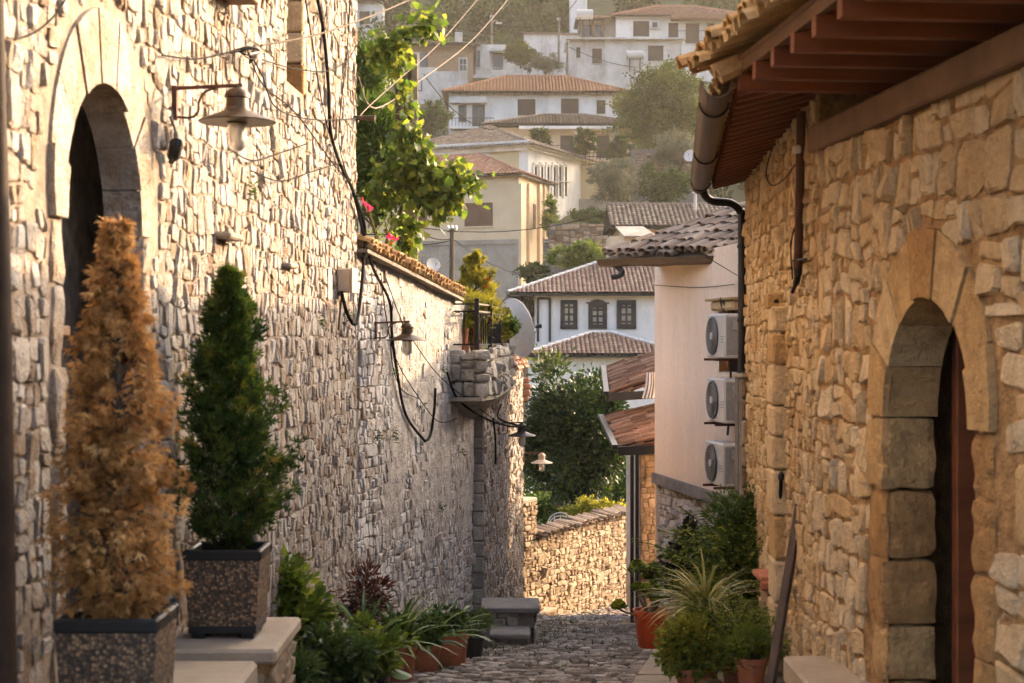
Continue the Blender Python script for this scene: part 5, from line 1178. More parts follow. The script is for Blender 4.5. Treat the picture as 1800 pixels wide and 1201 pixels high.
for (a, b, sag, r, lb) in ((P(735, 405, 60), P(794, 420, 58), .10, .012, 'thin wire from the vine to the wooden utility pole'), (P(735, 430, 58), P(794, 422, 58), .03, .012, 'short wire reaching the utility pole from the left'), (P(794, 418, 58), P(985, 474, 80), .5, .010, 'dark wire sagging from the utility pole towards the brown roof'), (P(730, 492, 50), P(792, 458, 58), .05, .01, 'guy wire rising to the utility pole'), (P(740, 400, 100), P(1225, 310, 100), 1.0, .02, 'long pale wire crossing below the villa'), (P(640, -8, 200), P(868, 60, 200), 0.5, .03, 'wire above the wooded slope'), (P(985, 38, 205), P(868, 42, 212), .4, .03, 'wire between the two hill poles'), (P(983, 34, 205), P(1014, 0, 205), .1, .03, 'wire rising to the right from the hill pole'), (P(1000, 82, 204), P(1118, 118, 200), .3, .03, 'drooping wire past the cream lower storey'), (P(745, 130, 140), P(868, 228, 150), .8, .03, 'wire crossing in front of the white house balcony')):
    pts = [a.lerp(b, t)+Vector((0, 0, -sag*4*t*(1-t))) for t in np.linspace(0, 1, 14)]; tag(MB().tube(pts, r, 5).build('overhead_wire', M['cable'], None), lb, 'wire', 'overhead wires')
# ================================================================ HILL VEGETATION
def hz_(px, D): x = (px-900)/FPX*D; return hillz(x, KY*D)
tree('broadleaf_tree', 'large spreading green gold tree right of the white house', (P(1150, 330, 150).x, P(0, 0, 150).y, Z(330, 150)), P(1165, 190, 150), (3.4, 3.0, 3.6), 170, 46, .21, 'clump', M['lf_hill'], 301, .3, 12, spread=.2)
tree('olive_tree', 'silvery olive tree in front of the yellow wall', P(1085, 380, 135), P(1080, 318, 135), (1.75, 1.5, 1.7), 90, 45, .13, 'clump', M['lf_olive'], 302, .14, 8, spread=.2)
tree('shrub', 'dry golden shrub under the large spreading tree', P(1192, 340, 140), P(1188, 265, 140), (1.5, 1.3, 1.6), 70, 40, .14, 'clump', M['lf_olive'], 303, .1, 6, cat='shrub')
tree('shrub', 'dark round shrub behind the vine left of the white house', P(760, 240, 170), P(762, 205, 170), (1.5, 1.3, 1.3), 60, 40, .18, 'clump', M['lf_wood'], 304, .1, 5, cat='shrub')
tree('shrub', 'dark shrub in shadow below the dry golden shrub', P(1180, 350, 132), P(1170, 330, 132), (1.9, 1.2, 1.4), 70, 40, .16, 'clump', M['lf_wood'], 305, .1, 5, cat='shrub')
tree('shrub', 'leafy climber against the corner of the cream house', P(965, 420, 128), P(967, 378, 128), (.5, .5, 1.4), 36, 36, .13, 'clump', M['lf_green'], 306, .06, 5, cat='climber')
tree('shrub', 'ivy clump at the foot of the cream house', P(935, 510, 110), P(940, 480, 110), (1.1, .8, .75), 50, 40, .12, 'clump', M['lf_wood'], 307, .05, 5, cat='shrub')
tree('shrub', 'overgrown greenery below the stone terrace wall', P(1010, 480, 104), P(1020, 452, 104), (1.7, .8, .8), 60, 40, .13, 'clump', M['lf_green'], 308, .05, 5, cat='shrub')
tree('shrub', 'low garden plants on the plot above the terrace wall', P(1040, 400, 125), P(1045, 380, 125), (1.7, .8, .5), 46, 36, .12, 'clump', M['lf_wood'], 309, .05, 4, cat='shrub')
tree('shrub', 'rounded green shrub on the terrace beside the whitewashed wall', P(915, 118, 206), P(915, 95, 206), (1.6, 1.4, 1.1), 60, 40, .2, 'clump', M['lf_hill'], 310, .1, 5, cat='shrub')
tree('shrub', 'bare thicket by the slim pole on the hill', P(960, 130, 205), P(955, 112, 205), (2.0, 1.0, 1.0), 50, 30, .18, 'clump', M['lf_olive'], 311, .1, 8, cat='shrub')
tree('shrub', 'climbing greenery on the veranda left column', P(945, 285, 158), P(948, 246, 158), (.9, .6, 1.2), 40, 36, .15, 'clump', M['lf_hill'], 312, .06, 5, cat='climber')
tree('shrub', 'climbing greenery on the veranda middle column', P(1030, 285, 158), P(1028, 250, 158), (1.0, .6, 1.2), 40, 36, .15, 'clump', M['lf_hill'], 313, .06, 5, cat='climber')
tree('shrub', 'dark bushes at the veranda right end', P(1088, 290, 156), P(1090, 262, 156), (1.2, .7, 1.2), 45, 36, .15, 'clump', M['lf_wood'], 314, .06, 5, cat='shrub')
tree('shrub', 'garden bushes below the yellow terrace wall', P(1140, 400, 118), P(1140, 385, 118), (2.2, .8, .8), 60, 36, .13, 'clump', M['lf_wood'], 315, .06, 5, cat='shrub')
g = np.random.default_rng(77); allp = []; 
cl = []
for i in range(330):
    D = g.uniform(226, 303); px = g.uniform(540, 1500); x = (px-900)/FPX*D; y = KY*D
    if D < 240 and 980 < px < 1290: continue
    cl.append((x, y, hillz(x, y)+g.uniform(.3, 2.2), g.uniform(1.2, 2.6)))
for i in range(90):
    D = g.uniform(150, 225); px = g.choice([g.uniform(420, 700), g.uniform(1300, 1600)]); x = (px-900)/FPX*D; y = KY*D; cl.append((x, y, hillz(x, y)+.8, g.uniform(1.0, 1.8)))
for (px, D, r_) in ((690, 190, 1.3), (725, 186, 1.2), (1100, 200, 1.0), (1240, 160, 1.6), (1215, 150, 1.3), (880, 232, 1.8), (905, 240, 2), (1230, 195, 1.2), (960, 186, .9)):
    x = (px-900)/FPX*D; y = KY*D; cl.append((x, y, hillz(x, y)+.6, r_))
cen = []; dr = []; tn_ = []
for (x, y, z, r_) in cl:
    n = 150; b = ball(n, g, .4); cen.append(np.array([x, y, z])+b*np.array([r_, r_, r_*1.15])); dr.append(b+g.normal(0, .5, b.shape)); tn_.append(np.full(n, .4+.25*g.normal()))
leaves('hill_wood', None, np.concatenate(cen), np.concatenate(dr), g.uniform(.35, .7, sum(map(len, cen))), 'clump', M['lf_wood'], np.concatenate(tn_), 78)
bpy.data.objects['hill_wood']['label'] = 'hazy green wood covering the upper slope'; bpy.data.objects['hill_wood']['category'] = 'wood'
# scrub over the bare slope between the houses
cen = []
for i in range(6000):
    D = g.uniform(106, 235); px = g.uniform(500, 1350); x = (px-900)/FPX*D; y = KY*D; cen.append((x, y, hillz(x, y)+g.uniform(0, .25)))
leaves('hill_grass', None, cen, g.normal(0, 1, (len(cen), 3))+np.array([0, 0, 1.2]), g.uniform(.16, .34, len(cen)), 'clump', M['lf_hill'], None, 79)
bpy.data.objects['hill_grass']['label'] = 'dry grass and scrub on the slope'; bpy.data.objects['hill_grass']['category'] = 'scrub'
# ================================================================ ORANGE TREE AND GARDEN BEHIND THE BEND
b_ = P(975, 925, 50)
ot = tree('orange_tree', 'dense dark green orange tree behind the sunlit bend wall', b_, P(1013, 762, 50), (1.42, 1.2, 1.75), 260, 90, .13, 'oval', M['lf_orange'], 401, .075, 12, spread=.2, shell=.4)
tree('shrub', 'sunlit low hedge behind the tile coping of the bend wall', P(1050, 930, 47.5), P(1050, 905, 47.5), (.9, .4, .45), 80, 60, .07, 'oval', M['lf_yellow'], 402, .03, 5, cat='hedge')
tree('shrub', 'dark leafy bush left under the orange tree', P(940, 925, 54), P(948, 862, 54), (.75, .4, .85), 80, 44, .09, 'oval', M['lf_oleander'], 403, .03, 5, cat='shrub')
tree('shrub', 'green bush right under the orange tree near the black posts', P(1100, 930, 54), P(1085, 862, 54), (.8, .4, .85), 80, 44, .09, 'oval', M['lf_oleander'], 404, .03, 5, cat='shrub')
tree('shrub', 'dark hedge foliage low behind the bend wall pillar', P(960, 940, 52), P(965, 893, 52), (1.1, .35, .42), 90, 44, .08, 'oval', M['lf_oleander'], 405, .03, 5, cat='hedge')
chz = thing('garden_chair', 'white curved metal chair back showing above the bend wall', 'chair', P(985, 925, 46))
for k in range(3): MB().tube([P(985, 925, 46)+Vector((.26*math.cos(t)*(1-.15*k), 0, .02+.26*math.sin(t)*(1-.25*k))) for t in np.linspace(0, math.pi, 15)], .011, 6).build('hoop', M['ac_white'], chz, True)
for x in (-.12, 0, .12): MB().tube([P(985, 925, 46)+Vector((x, 0, -.3)), P(985, 925, 46)+Vector((x, 0, .22))], .009, 6).build('spindle', M['ac_white'], chz)
MB().box(P(985, 925, 46)+Vector((0, .2, -.3)), (.5, .45, .03), None, .01).build('seat', M['ac_white'], chz)

# ================================================================ WALL LAMPS
def lamp(label, W_, u, z, s_=1.0, mat='brass'):
    t = thing('wall_lamp', label, 'lamp', W_(u, .012, z), 'enamel lamps along the left walls')
    ev = Vector(W_(1, 0, 0))-Vector(W_(0, 0, 0)); nv = Vector(W_(0, 1, 0))-Vector(W_(0, 0, 0)); nv = (nv+ev*.25).normalized() if False else nv
    o_ = Vector(W_(u, .012, z)); L = lambda a, b, c: o_+ev*a*s_+nv*b*s_+Vector((0, 0, c*s_))
    MB().bar(L(0, .012, -.09), L(0, .012, .075), .03*s_, .024*s_, up=tuple(nv)).build('wall_plate', M['rust'], t)
    MB().bar(L(0, .0, .062), L(0, .34, .075), .014*s_, .016*s_).build('arm', M['rust'], t)
    MB().tube(smooth_path([L(0, .02, -.075), L(0, .09, -.078), L(0, .125, -.05), L(0, .13, 0), L(0, .16, .045), L(0, .21, .062)], 5), .006*s_, 6).build('scroll_brace', M['rust'], t, True)
    c = L(0, .315, 0)
    sh_ = MB().lathe([(r_*s_, z_*s_) for r_, z_ in ((.182, -.104), (.186, -.100), (.172, -.090), (.10, -.064), (.062, -.046), (.055, -.03))], c, 32).build('shade', M[mat], t, True)
    MB().lathe([(r_*s_, z_*s_) for r_, z_ in ((.056, -.035), (.052, .012), (.062, .016), (.060, .032), (.046, .05), (.022, .062), (.018, .074))], c, 24).build('cap', M[mat], t, True)
    MB().lathe([(r_*s_, z_*s_) for r_, z_ in ((.044, -.10), (.046, -.19), (.040, -.222), (.022, -.238), (.004, -.242))], c, 20).build('glass', M['lamp_glass'], t, True)
    MB().lathe([(.05*s_, -.095*s_), (.05*s_, -.112*s_)], c, 20).build('glass_collar', M[mat], t, True); return t
lamp('bronze wall lamp near the left arched doorway', W1, u1D(10.96), Z(178, 10.96))
lamp('wall lamp below the tiled coping of the garden wall', W2, u2D(20.3), Z(579, 20.3), .95)
lamp('dark wall lamp under the stone balcony', W3, (KY*29.0-A3.y)/e3.y, Z(752, 29), .98, 'brass_dark')
lamp('small pale lamp on the far end of the rubble corner wall', W3, L3-.03, Z(803, 36), .95, 'box')
# ================================================================ CABLES AND FITTINGS ON THE LEFT
def L1p(px, py, d=.04):
    D = 2.039/(.0358-(px-900)/4000); return Vector(W1(u1D(D), d, Z(py, D)))
def L2p(px, py, d=.05):
    D = 3.876/(.13-(px-900)/4000); return Vector(W2(u2D(D), d, Z(py, D)))
def cable(label, pts, r, mat='cable', n=7):
    t = MB().tube(smooth_path(pts, 6), r, n).build('cable', M[mat], None, True); tag(t, label, 'cable', 'cables on the left walls'); return t
cable('thick black cable dropping down the edge of the left house', [L1p(545, -20), L1p(560, 60), L1p(568, 150), L1p(572, 230), L1p(590, 290), L1p(612, 335), L1p(624, 400, .06), L2p(640, 470, .08), L2p(668, 530, .09), L2p(680, 590), L2p(690, 660), L2p(705, 730), L2p(735, 775, .07)], .013)
cable('black cable loop hanging from the junction box', [L1p(612, 345, .06), L1p(627, 400, .07), L1p(622, 470, .08), L1p(610, 545, .1), L1p(598, 570, .12), L1p(588, 550, .1), L1p(587, 512, .06)], .014)
cable('black cable rising from the bottom of the long loop', [L2p(735, 775, .07), L2p(748, 765), L2p(755, 720), L2p(757, 682)], .014)
cable('black cable swinging under the stone balcony', [L2p(778, 655), L2p(788, 700, .1), L2p(805, 730, .25), L2p(822, 746, .42), L2p(840, 748, .5), Vector(W3(.9, .1, Z(735, 27.5))), Vector(W3(2.0, .05, Z(715, 28)))], .012)
cable('black cable running down beside the dark wall lamp', [Vector(W3(.75, .05, Z(735, 27.2))), Vector(W3(.8, .07, Z(770, 27.3))), Vector(W3(1.1, .05, Z(800, 27.8))), Vector(W3(1.15, .04, Z(815, 27.9)))], .012)
for i, (pts, lb) in enumerate((
    ([L1p(405, 90, .1), L1p(440, 150, .08), L1p(500, 200, .08), L1p(570, 285, .06), L1p(606, 325, .06)], 'thin wire slanting from the upper hook to the house corner'),
    ([L1p(405, 90, .1), L1p(430, 130, .1), L1p(470, 190, .06), L1p(540, 210, .05), L1p(620, 208, .05)], 'thin wire curving past the slit window to the wooden peg'),
    ([L1p(270, 97, .04), L1p(330, 103, .05), L1p(385, 90, .08), L1p(405, 88, .1)], 'thin wire sagging left of the upper hook'),
    ([L1p(395, 265, .04), L1p(430, 282, .05), L1p(480, 268, .05), L1p(525, 253, .05)], 'thin wire drooping below the bronze lamp'),
    ([L1p(430, 300, .04), L1p(480, 318, .05), L1p(540, 300, .05), L1p(590, 285, .05)], 'thin wire drooping across the middle of the left house'),
    ([L1p(450, 105, .04), L1p(500, 120, .06), L1p(560, 125, .06), L1p(600, 105, .05), L1p(618, 80, .04)], 'thin wire sagging under the slit window'),
    ([L1p(520, -10, .06), L1p(535, 80, .06), L1p(552, 170, .05), L1p(575, 260, .05), L1p(606, 318, .05)], 'thin vertical wire left of the thick cable'),
    ([L1p(605, -10, .05), L1p(600, 80, .05), L1p(590, 170, .05), L1p(585, 250, .05), L1p(600, 310, .05)], 'thin vertical wire right of the thick cable'),
    ([L2p(660, 490, .1), L2p(690, 560, .08), L2p(720, 610, .08), L2p(760, 665, .1), L2p(800, 715, .25), L2p(825, 748, .4)], 'thin wire slanting from the coping to the balcony corbel'),
    ([L2p(650, 480, .1), L2p(668, 560, .06), L2p(685, 630, .06), L2p(720, 690, .06), L2p(760, 740, .06), L2p(788, 735, .1)], 'thin wire slanting below the garden wall lamp'),
    ([L2p(672, 530, .1), L2p(678, 620, .05), L2p(694, 680, .05), L2p(725, 700, .05)], 'thin wire looping beside the thick cable'),
    ([L1p(0, 70, .05), L1p(40, 55, .05), L1p(70, 30, .05), L1p(92, 0, .05)], 'thin wire at the upper left edge of the house'))):
    cable(lb, pts, .0045, 'cable', 5)
cable('tan rope cable crossing in front of the vine towards the hill', [L1p(619, 215, .05), P(640, 195, 20.5), P(700, 140, 23), P(770, 78, 26), P(845, -8, 30)], .005, 'cable_brown')
cable('second tan cable crossing in front of the vine', [L1p(619, 320, .05)+Vector((0, 0, .9)), P(660, 190, 22), P(740, 140, 26), P(830, 70, 30), P(900, -10, 34)], .007, 'cable_brown')
cable('long tan wire rising over the left house wall', [L1p(430, 80, .1), L1p(480, 60, .3), L1p(540, 25, .5), L1p(590, -10, .7)], .006, 'cable_pale')
hk = thing('wall_hook', 'iron hook with tangled wires above the bronze lamp', 'hook', L1p(405, 92, 0))
MB().tube(smooth_path([L1p(402, 92, 0), L1p(408, 84, .12), L1p(412, 92, .14), L1p(400, 96, .12)], 5), .01, 6).build('hook', M['iron'], hk, True)
for k in range(5): MB().tube(smooth_path([L1p(390+4*k, 90, .05), L1p(398, 82+5*k, .12), L1p(415, 88+4*k, .1), L1p(420, 100+3*k, .06)], 5), .004, 5).build('wire_tangle', M['cable'], hk)
kn = thing('cable_bundle', 'black taped cable bundle hanging between the door and the bronze lamp', 'cable bundle', L1p(288, 255, 0))
MB().tube(smooth_path([L1p(292, 205, .02), L1p(290, 230, .05), L1p(284, 255, .07), L1p(290, 285, .03)], 5), [.006]*6+[.012]*3+[.032]*5+[.014]*2, 8).build('bundle', M['black_pot'], kn, True)
pg = thing('wooden_peg', 'pale wooden peg jutting from the corner of the left house', 'peg', L1p(621, 207, 0)); MB().tube([L1p(620, 207, -.1), L1p(620, 207, .10), L1p(620, 208, .19)], [.022, .02, .026], 8).build('peg', M['cable_pale'], pg, True)
jb = thing('junction_box', 'beige electric box on the corner of the left house', 'box', L1p(592, 495, 0)); D = 2.039/(.0358+(900-592)/4000); u = u1D(D)
obox(W1, u-.12, u+.14, .02, .13, Z(514, D), Z(472, D), .012).build('box_body', M['box'], jb); obox(W1, u-.13, u+.15, .13, .145, Z(515, D), Z(471, D), .008).build('lid', M['box'], jb); MB().tube([L1p(588, 514, .06), L1p(586, 580, .04)], .008, 6).build('conduit', M['cable_pale'], jb)
dpl = thing('drainpipe', 'dark drainpipe standing at the left edge of the lane', 'pipe', P(2, 1300, 7.0)); 
MB().tube([P(-14, -60, 7.4), P(-6, 500, 7.2), P(2, 1300, 6.9)], [.034, .045, .05], 14).build('pipe', M['wood_dark'], dpl, True)
for y in (962, 980): MB().tube([P(-1, y, 7.05), P(-1, y+7, 7.05)], .056, 14).build('collar', M['wood_dark'], dpl, True)
# ---- fittings on the right
def RAp(px, py, d=.04):
    D = 1.16/((px-900)/4000-.042); return Vector(WA((KY*D-AA.y)/eA.y, d, Z(py, D)))
cd = thing('conduit', 'rusty brown conduit pipe clipped to the right house wall under the eaves', 'pipe', RAp(1420, 500, .03))
MB().tube(smooth_path([RAp(1424, 195, .05), RAp(1422, 300, .05), RAp(1420, 400, .05), RAp(1418, 470, .05)], 4), .026, 9).build('pipe', M['rust'], cd, True)
MB().tube(smooth_path([RAp(1418, 470, .05), RAp(1417, 490, .05), RAp(1411, 513, .06)], 4), [.026]*3+[.02]*3+[.012]*3, 8).build('pipe_end', M['iron'], cd, True); MB().bar(RAp(1407, 458, .05), RAp(1432, 455, .05), .02, .012).build('clip', M['iron'], cd)
MB().box(RAp(1423, 262, .07), (.05, .05, .05), None, .01).build('insulator', M['ac_white'], cd)
for i, (pts, lb) in enumerate((([RAp(1372, 250, .04), RAp(1362, 300, .06), RAp(1372, 325, .06), RAp(1392, 315, .05), RAp(1412, 290, .05)], 'pale wire loop under the slatted eaves'), ([RAp(1418, 390, .06), RAp(1408, 430, .06), RAp(1408, 490, .05)], 'dark wire beside the brown conduit'), ([WC(uC(1296), .04, Z(503, 30)), WC(uC(1230), .03, Z(504, 31)), WC(uC(1152), .03, Z(500, 34.4))], 'thin wire stretched along the top of the beige wall'), ([P(1240, 450, 29), P(1296, 484, 28.6)], 'short wire dropping from the gutter to the beige wall'))):
    t = MB().tube(smooth_path(pts, 6), .005, 5).build('cable', M['cable_pale' if i == 0 else 'cable'], None); tag(t, lb, 'cable', 'cables on the right walls')
jb2 = thing('junction_box', 'small ochre box on top of the projecting stone pier', 'box', RAp(1372, 530, 0)); D = 15.0; u = (KY*D-AA.y)/eA.y; obox(WA, u-.08, u+.10, .0, .11, Z(542, D), Z(515, D), .01).build('box_body', M['stone_arch'], jb2, tint=.4); obox(WA, u-.085, u-.078, .04, .07, Z(533, D), Z(527, D)).build('screw_hole', M['iron'], jb2)
sp = thing('wooden_pole', 'long dark wooden pole leaning against the right house wall', 'pole', P(1352, 1215, 13.4)); MB().bar(P(1352, 1215, 13.2), P(1407, 880, 13.9), .05, .05, bev=.006).build('pole', M['shutter_dark'], sp); MB().bar(P(1398, 935, 13.85), P(1412, 900, 13.85), .02, .02).build('iron_ferrule', M['iron'], sp)
rd = thing('iron_rod', 'thin black iron rod upright on the right house wall', 'rod', RAp(1383, 960, .03)); MB().tube([RAp(1381, 968, .05), RAp(1387, 845, .05)], .012, 6).build('rod', M['iron'], rd); MB().lathe([(.01, 0), (.02, .015), (.02, .04), (.006, .06)], RAp(1387, 845, .05), 8).build('finial', M['iron'], rd)
rs_ = thing('stone_step', 'sandy stone slabs stepping up to the right arched door', 'step', (1.7, 8, gz(8)))
MB().box((1.62, 8.05, -1.75), (.34, .95, .14), None, .015).build('step_slab', M['slab_sand'], rs_); MB().box((1.62, 8.05, -1.95), (.30, .9, .26)).build('step_core', M['mortar_right'], rs_); MB().box((1.80, 8.6, -1.66), (.2, .5, .16), None, .02).build('step_slab', M['slab_sand'], rs_)
cb = thing('stone_shelf', 'terracotta coloured slab shelf behind the ferns on the right', 'shelf', P(1352, 1030, 15.4)); MB().box(P(1358, 1012, 15.6), (.22, .4, .04), None, .008).build('shelf_slab', M['terracotta'], cb); MB().box(P(1362, 1075, 15.6), (.14, .3, .42)).build('shelf_support', M['brick'], cb); MB().box(P(1352, 1030, 15.3), (.12, .05, .06), None, .012).build('shelf_edge', M['terracotta'], cb)

# ================================================================ POTTED PLANTS
def pot_parts(root, c, r, h, mat, square=False, rim=.02):
    c = Vector(c)
    if square: pass
    b = MB().lathe([(r*.72, 0), (r*.75, .005), (r*.96, h*.82), (r*.97, h*.84), (r*1.05, h*.85), (r*1.06, h), (r*.96, h), (r*.92, h*.88)], c, 28).build('pot', mat, root, True)
    MB().lathe([(r*.93, h*.86), (r*.5, h*.89), (.01, h*.9)], c, 20).build('soil', M['soil'], b); return c+Vector((0, 0, h*.89))
def potted(label, c, r, h, mat, cat='potted plant', group=None): t = thing('potted_plant', label, cat, c, group); return t, np.array(pot_parts(t, c, r, h, mat))
def bush(t, base, rad, n, per, ls, kind, mat, seed, name='foliage', lift=1.0, **kw):
    g = np.random.default_rng(seed); c = np.array(base)+np.array([0, 0, rad[2]*lift]); pos = crown(name, t, c, rad, n, per, ls, kind, mat, seed, **kw)
    mb = MB()
    for i in range(6): limb(mb, base, pos[int(g.integers(len(pos)))], .010, .003, g, 5, .12, 4)
    mb.build('stem', M['bark'], t, True)
def blades(name, t, base, n, L, wd, mat, seed, droop=.8, up=.9, spread=.03, seg=6, tint=None):
    """arching strap leaves, one mesh"""
    g = np.random.default_rng(seed); o_ = org(t); V = []; Fq = []; tt = []; base = np.array(base, float)
    for i in range(n):
        a = g.uniform(0, 2*math.pi); out = np.array([math.cos(a), math.sin(a), 0]); sd = np.array([-math.sin(a), math.cos(a), 0]); l = L*g.uniform(.55, 1.1); th = g.uniform(.25, 1.25)*up
        p = base+out*g.uniform(0, spread); b = len(V); tv = g.random()
        for k in range(seg+1):
            s_ = k/seg; wdt = wd*(1-s_**2.2)*(.55+.45*min(1, s_*4)); vv = math.sin(math.pi*min(1, s_))*.0
            V += [tuple(p-sd*wdt-np.array(o_)), tuple(p+np.array([0, 0, -wdt*.35])-np.array(o_)), tuple(p+sd*wdt-np.array(o_))]; tt += [tv]*3
            ang = th-droop*1.9*s_; p = p+(out*math.cos(ang)+np.array([0, 0, math.sin(ang)]))*l/seg
        for k in range(seg): q = b+3*k; Fq += [(q, q+1, q+4, q+3), (q+1, q+2, q+5, q+4)]
    o = obj(name, nmesh(name, V, np.array(Fq), tt, True, mat), t); o['kind'] = 'stuff'; return o
def conifer(t, base, H, prof, n, ls, mat, seed, droop, tone=None):
    """columnar thuja made of flat sprays"""
    g = np.random.default_rng(seed); base = np.array(base); m = 34; nb = n//m; cen = []; dr = []; tt = []; tw = MB()
    for i in range(nb):
        h = (i+g.random())/nb; R_ = np.interp(h, *prof)*(1+.55*mnoise.noise(Vector((h*9, i*.73, seed))))*g.uniform(.7, 1.5); a = g.uniform(0, 6.283); out = np.array([math.cos(a), math.sin(a), 0]); tone_ = .42+.2*g.normal()
        p0 = base+np.array([0, 0, max(0, h*H-.35*R_)]); rise = R_*(1.1 if droop < .3 else .45); mid = p0+out*R_*.6+np.array([0, 0, rise*.55]); tip = p0+out*R_+np.array([0, 0, rise-droop*.6*R_])
        s_ = .35+.65*g.random(m)**.7; q = p0[None]*((1-s_)**2)[:, None]+mid[None]*(2*s_*(1-s_))[:, None]+tip[None]*(s_**2)[:, None]+g.normal(0, 1, (m, 3))*(.008+.085*R_)*(1.15-.5*s_)[:, None]
        ax = (tip-mid)/max(np.linalg.norm(tip-mid), 1e-4); d = ax[None]+g.normal(0, .45, (m, 3))+np.array([0, 0, .25-.5*droop]); cen.append(q); dr.append(d); tt.append(np.full(m, tone_)+.18*(s_-.6))
        tw.tube([Vector(p0), Vector(mid), Vector(tip)], [.0035, .0028, .0012], 4, False)
    tw.build('twig', M['bark'], t)['kind'] = 'stuff'
    leaves('foliage', t, np.concatenate(cen), np.concatenate(dr), g.uniform(.6, 1.35, nb*m)*ls, 'spray', mat, np.concatenate(tt), seed+1)
    mb = MB(); mb.tube([Vector(base)+Vector((.004*math.sin(k*2), .004*math.cos(k), H*.9*k/6-.05)) for k in range(7)], [.022-.003*k for k in range(7)], 7)
    for i in range(26): h = g.uniform(.05, .9); a = g.uniform(0, 6.28); R_ = np.interp(h, *prof)*.8; limb(mb, base+np.array([0, 0, h*H*.93]), base+np.array([math.cos(a)*R_, math.sin(a)*R_, h*H+R_*.4]), .006, .002, g, 4, .08, 3)
    mb.build('trunk', M['bark'], t, True)
def planter(label, c, wdt, h):
    t = thing('potted_conifer', label, 'potted plant', c); c = Vector(c); mb = MB(); a, b = wdt*.44, wdt*.5
    vs = [(x*a, y*a, .06) for x, y in ((-1, -1), (1, -1), (1, 1), (-1, 1))]+[(x*b, y*b, h-.045) for x, y in ((-1, -1), (1, -1), (1, 1), (-1, 1))]
    mb.add([c+Vector(v) for v in vs], [(0, 1, 5, 4), (1, 2, 6, 5), (2, 3, 7, 6), (3, 0, 4, 7), (3, 2, 1, 0)]); pt = mb.build('planter', M['pebble'], t)
    for sx, sy, lx, ly in ((0, -1, 2*b+.012, .03), (0, 1, 2*b+.012, .03), (-1, 0, .03, 2*b-.05), (1, 0, .03, 2*b-.05)): MB().box(c+Vector((sx*(b-.01), sy*(b-.01), h-.022)), (lx, ly, .05), None, .008).build('rim', M['black_pot'], pt)
    mb = MB(); mb.box(c+Vector((0, 0, .045)), (2*a+.004, 2*a+.004, .035)); mb.build('tray', M['black_pot'], pt)
    for sx in (-1, 1):
        for sy in (-1, 1): MB().box(c+Vector((sx*a*.72, sy*a*.72, .014)), (a*.4, a*.4, .032), None, .006).build('foot', M['black_pot'], pt)
    MB().box(c+Vector((0, 0, h-.06)), (2*b-.04, 2*b-.04, .02)).build('soil', M['soil'], pt); return t, np.array(c)+np.array([0, 0, h-.05])
t, b = planter('dead brown conifer in a pebble planter by the left door', (-1.385, 5.6, -1.43), .345, .48); conifer(t, b, 1.43, ([0, .06, .2, .4, .55, .68, .8, .92, 1], [.04, .09, .165, .15, .135, .095, .07, .045, .015]), 9800, .042, M['lf_dead'], 501, .7)
t, b = planter('green conifer in a pebble planter on the sandstone plinth', (-1.372, 7.70, -1.41), .36, .42); conifer(t, b, 1.36, ([0, .06, .2, .4, .6, .8, .93, 1], [.06, .19, .21, .155, .12, .085, .045, .015]), 9500, .05, M['lf_thuja'], 502, .1)
# left row, nearest first
def G(px, D, dz=0): x = (px-900)/FPX*D; return Vector((x, KY*D, gz(KY*D)+dz))
t, b = potted('terracotta pot of grey green succulents at the corner of the plinth', G(517, 12.6), .095, .20, M['terracotta']); bush(t, b, (.17, .14, .14), 30, 32, .065, 'lance', M['lf_dark'], 511, lift=.7)
t, b = potted('bushy green hibiscus-like plant against the wall behind the plinth', G(512, 14.8), .14, .28, M['black_pot']); bush(t, b, (.27, .2, .36), 60, 36, .075, 'oval', M['lf_green'], 512, lift=.95, spread=.3)
t, b = potted('yellow green spider plant spilling over a dark pot in the left row', G(588, 14.6), .13, .26, M['black_pot']); blades('leaf_tuft', t, b+np.array([0, 0, .02]), 80, .46, .012, M['lf_spider'], 513, .95, 1.1); blades('strap_leaf', t, b, 22, .60, .022, M['lf_strap'], 514, .5, 1.2)
t, b = potted('dark bushy plant low beside the spider plant', G(585, 13.4), .12, .18, M['black_pot']); bush(t, b, (.28, .22, .22), 60, 36, .05, 'oval', M['lf_dark'], 515, lift=.8)
t, b = potted('leafy plant with one big round leaf at the front of the left row', G(655, 14.6), .12, .22, M['black_pot']); bush(t, b, (.24, .2, .2), 50, 36, .055, 'oval', M['lf_green'], 516, lift=.6); g = np.random.default_rng(9); leaves('big_leaf', t, b+np.array([[.06, -.1, .12], [.12, -.08, .02], [-.05, -.1, .2], [.1, 0, .2]]), [[1, -.4, .5], [1, -.3, -.3], [-.6, -.5, .6], [.5, -.6, .9]], .15, 'round', M['lf_strap'], [.7, .6, .5, .4], 3, .6)
t, b = potted('reddish leaved plant behind the strap leaves on the left', G(643, 17.2), .12, .25, M['terracotta']); bush(t, b, (.2, .16, .34), 50, 26, .065, 'lance', M['lf_red'], 517, lift=1.1)
for (px, D, r_, h_, L_, n_, lb, sd) in ((640, 16.2, .13, .28, .68, 46, 'tall strap leaved lily in the left row beside the spider plant', 521), (703, 17.0, .125, .30, .62, 42, 'strap leaved lily in a tall terracotta pot', 522), (750, 18.6, .12, .24, .52, 36, 'strap leaved plant in a low terracotta bowl', 523), (790, 19.4, .125, .30, .52, 36, 'strap leaved plant in the larger of two paired terracotta pots', 524)):
    t, b = potted(lb, G(px, D), r_, h_, M['terracotta'] if px != 640 else M['black_pot']); blades('strap_leaf', t, b, n_, L_, .021, M['lf_strap'], sd, .62, 1.15)
    bush(t, b, (.16, .15, .16), 26, 26, .05, 'oval', M['lf_dark'], sd+40, lift=.8)
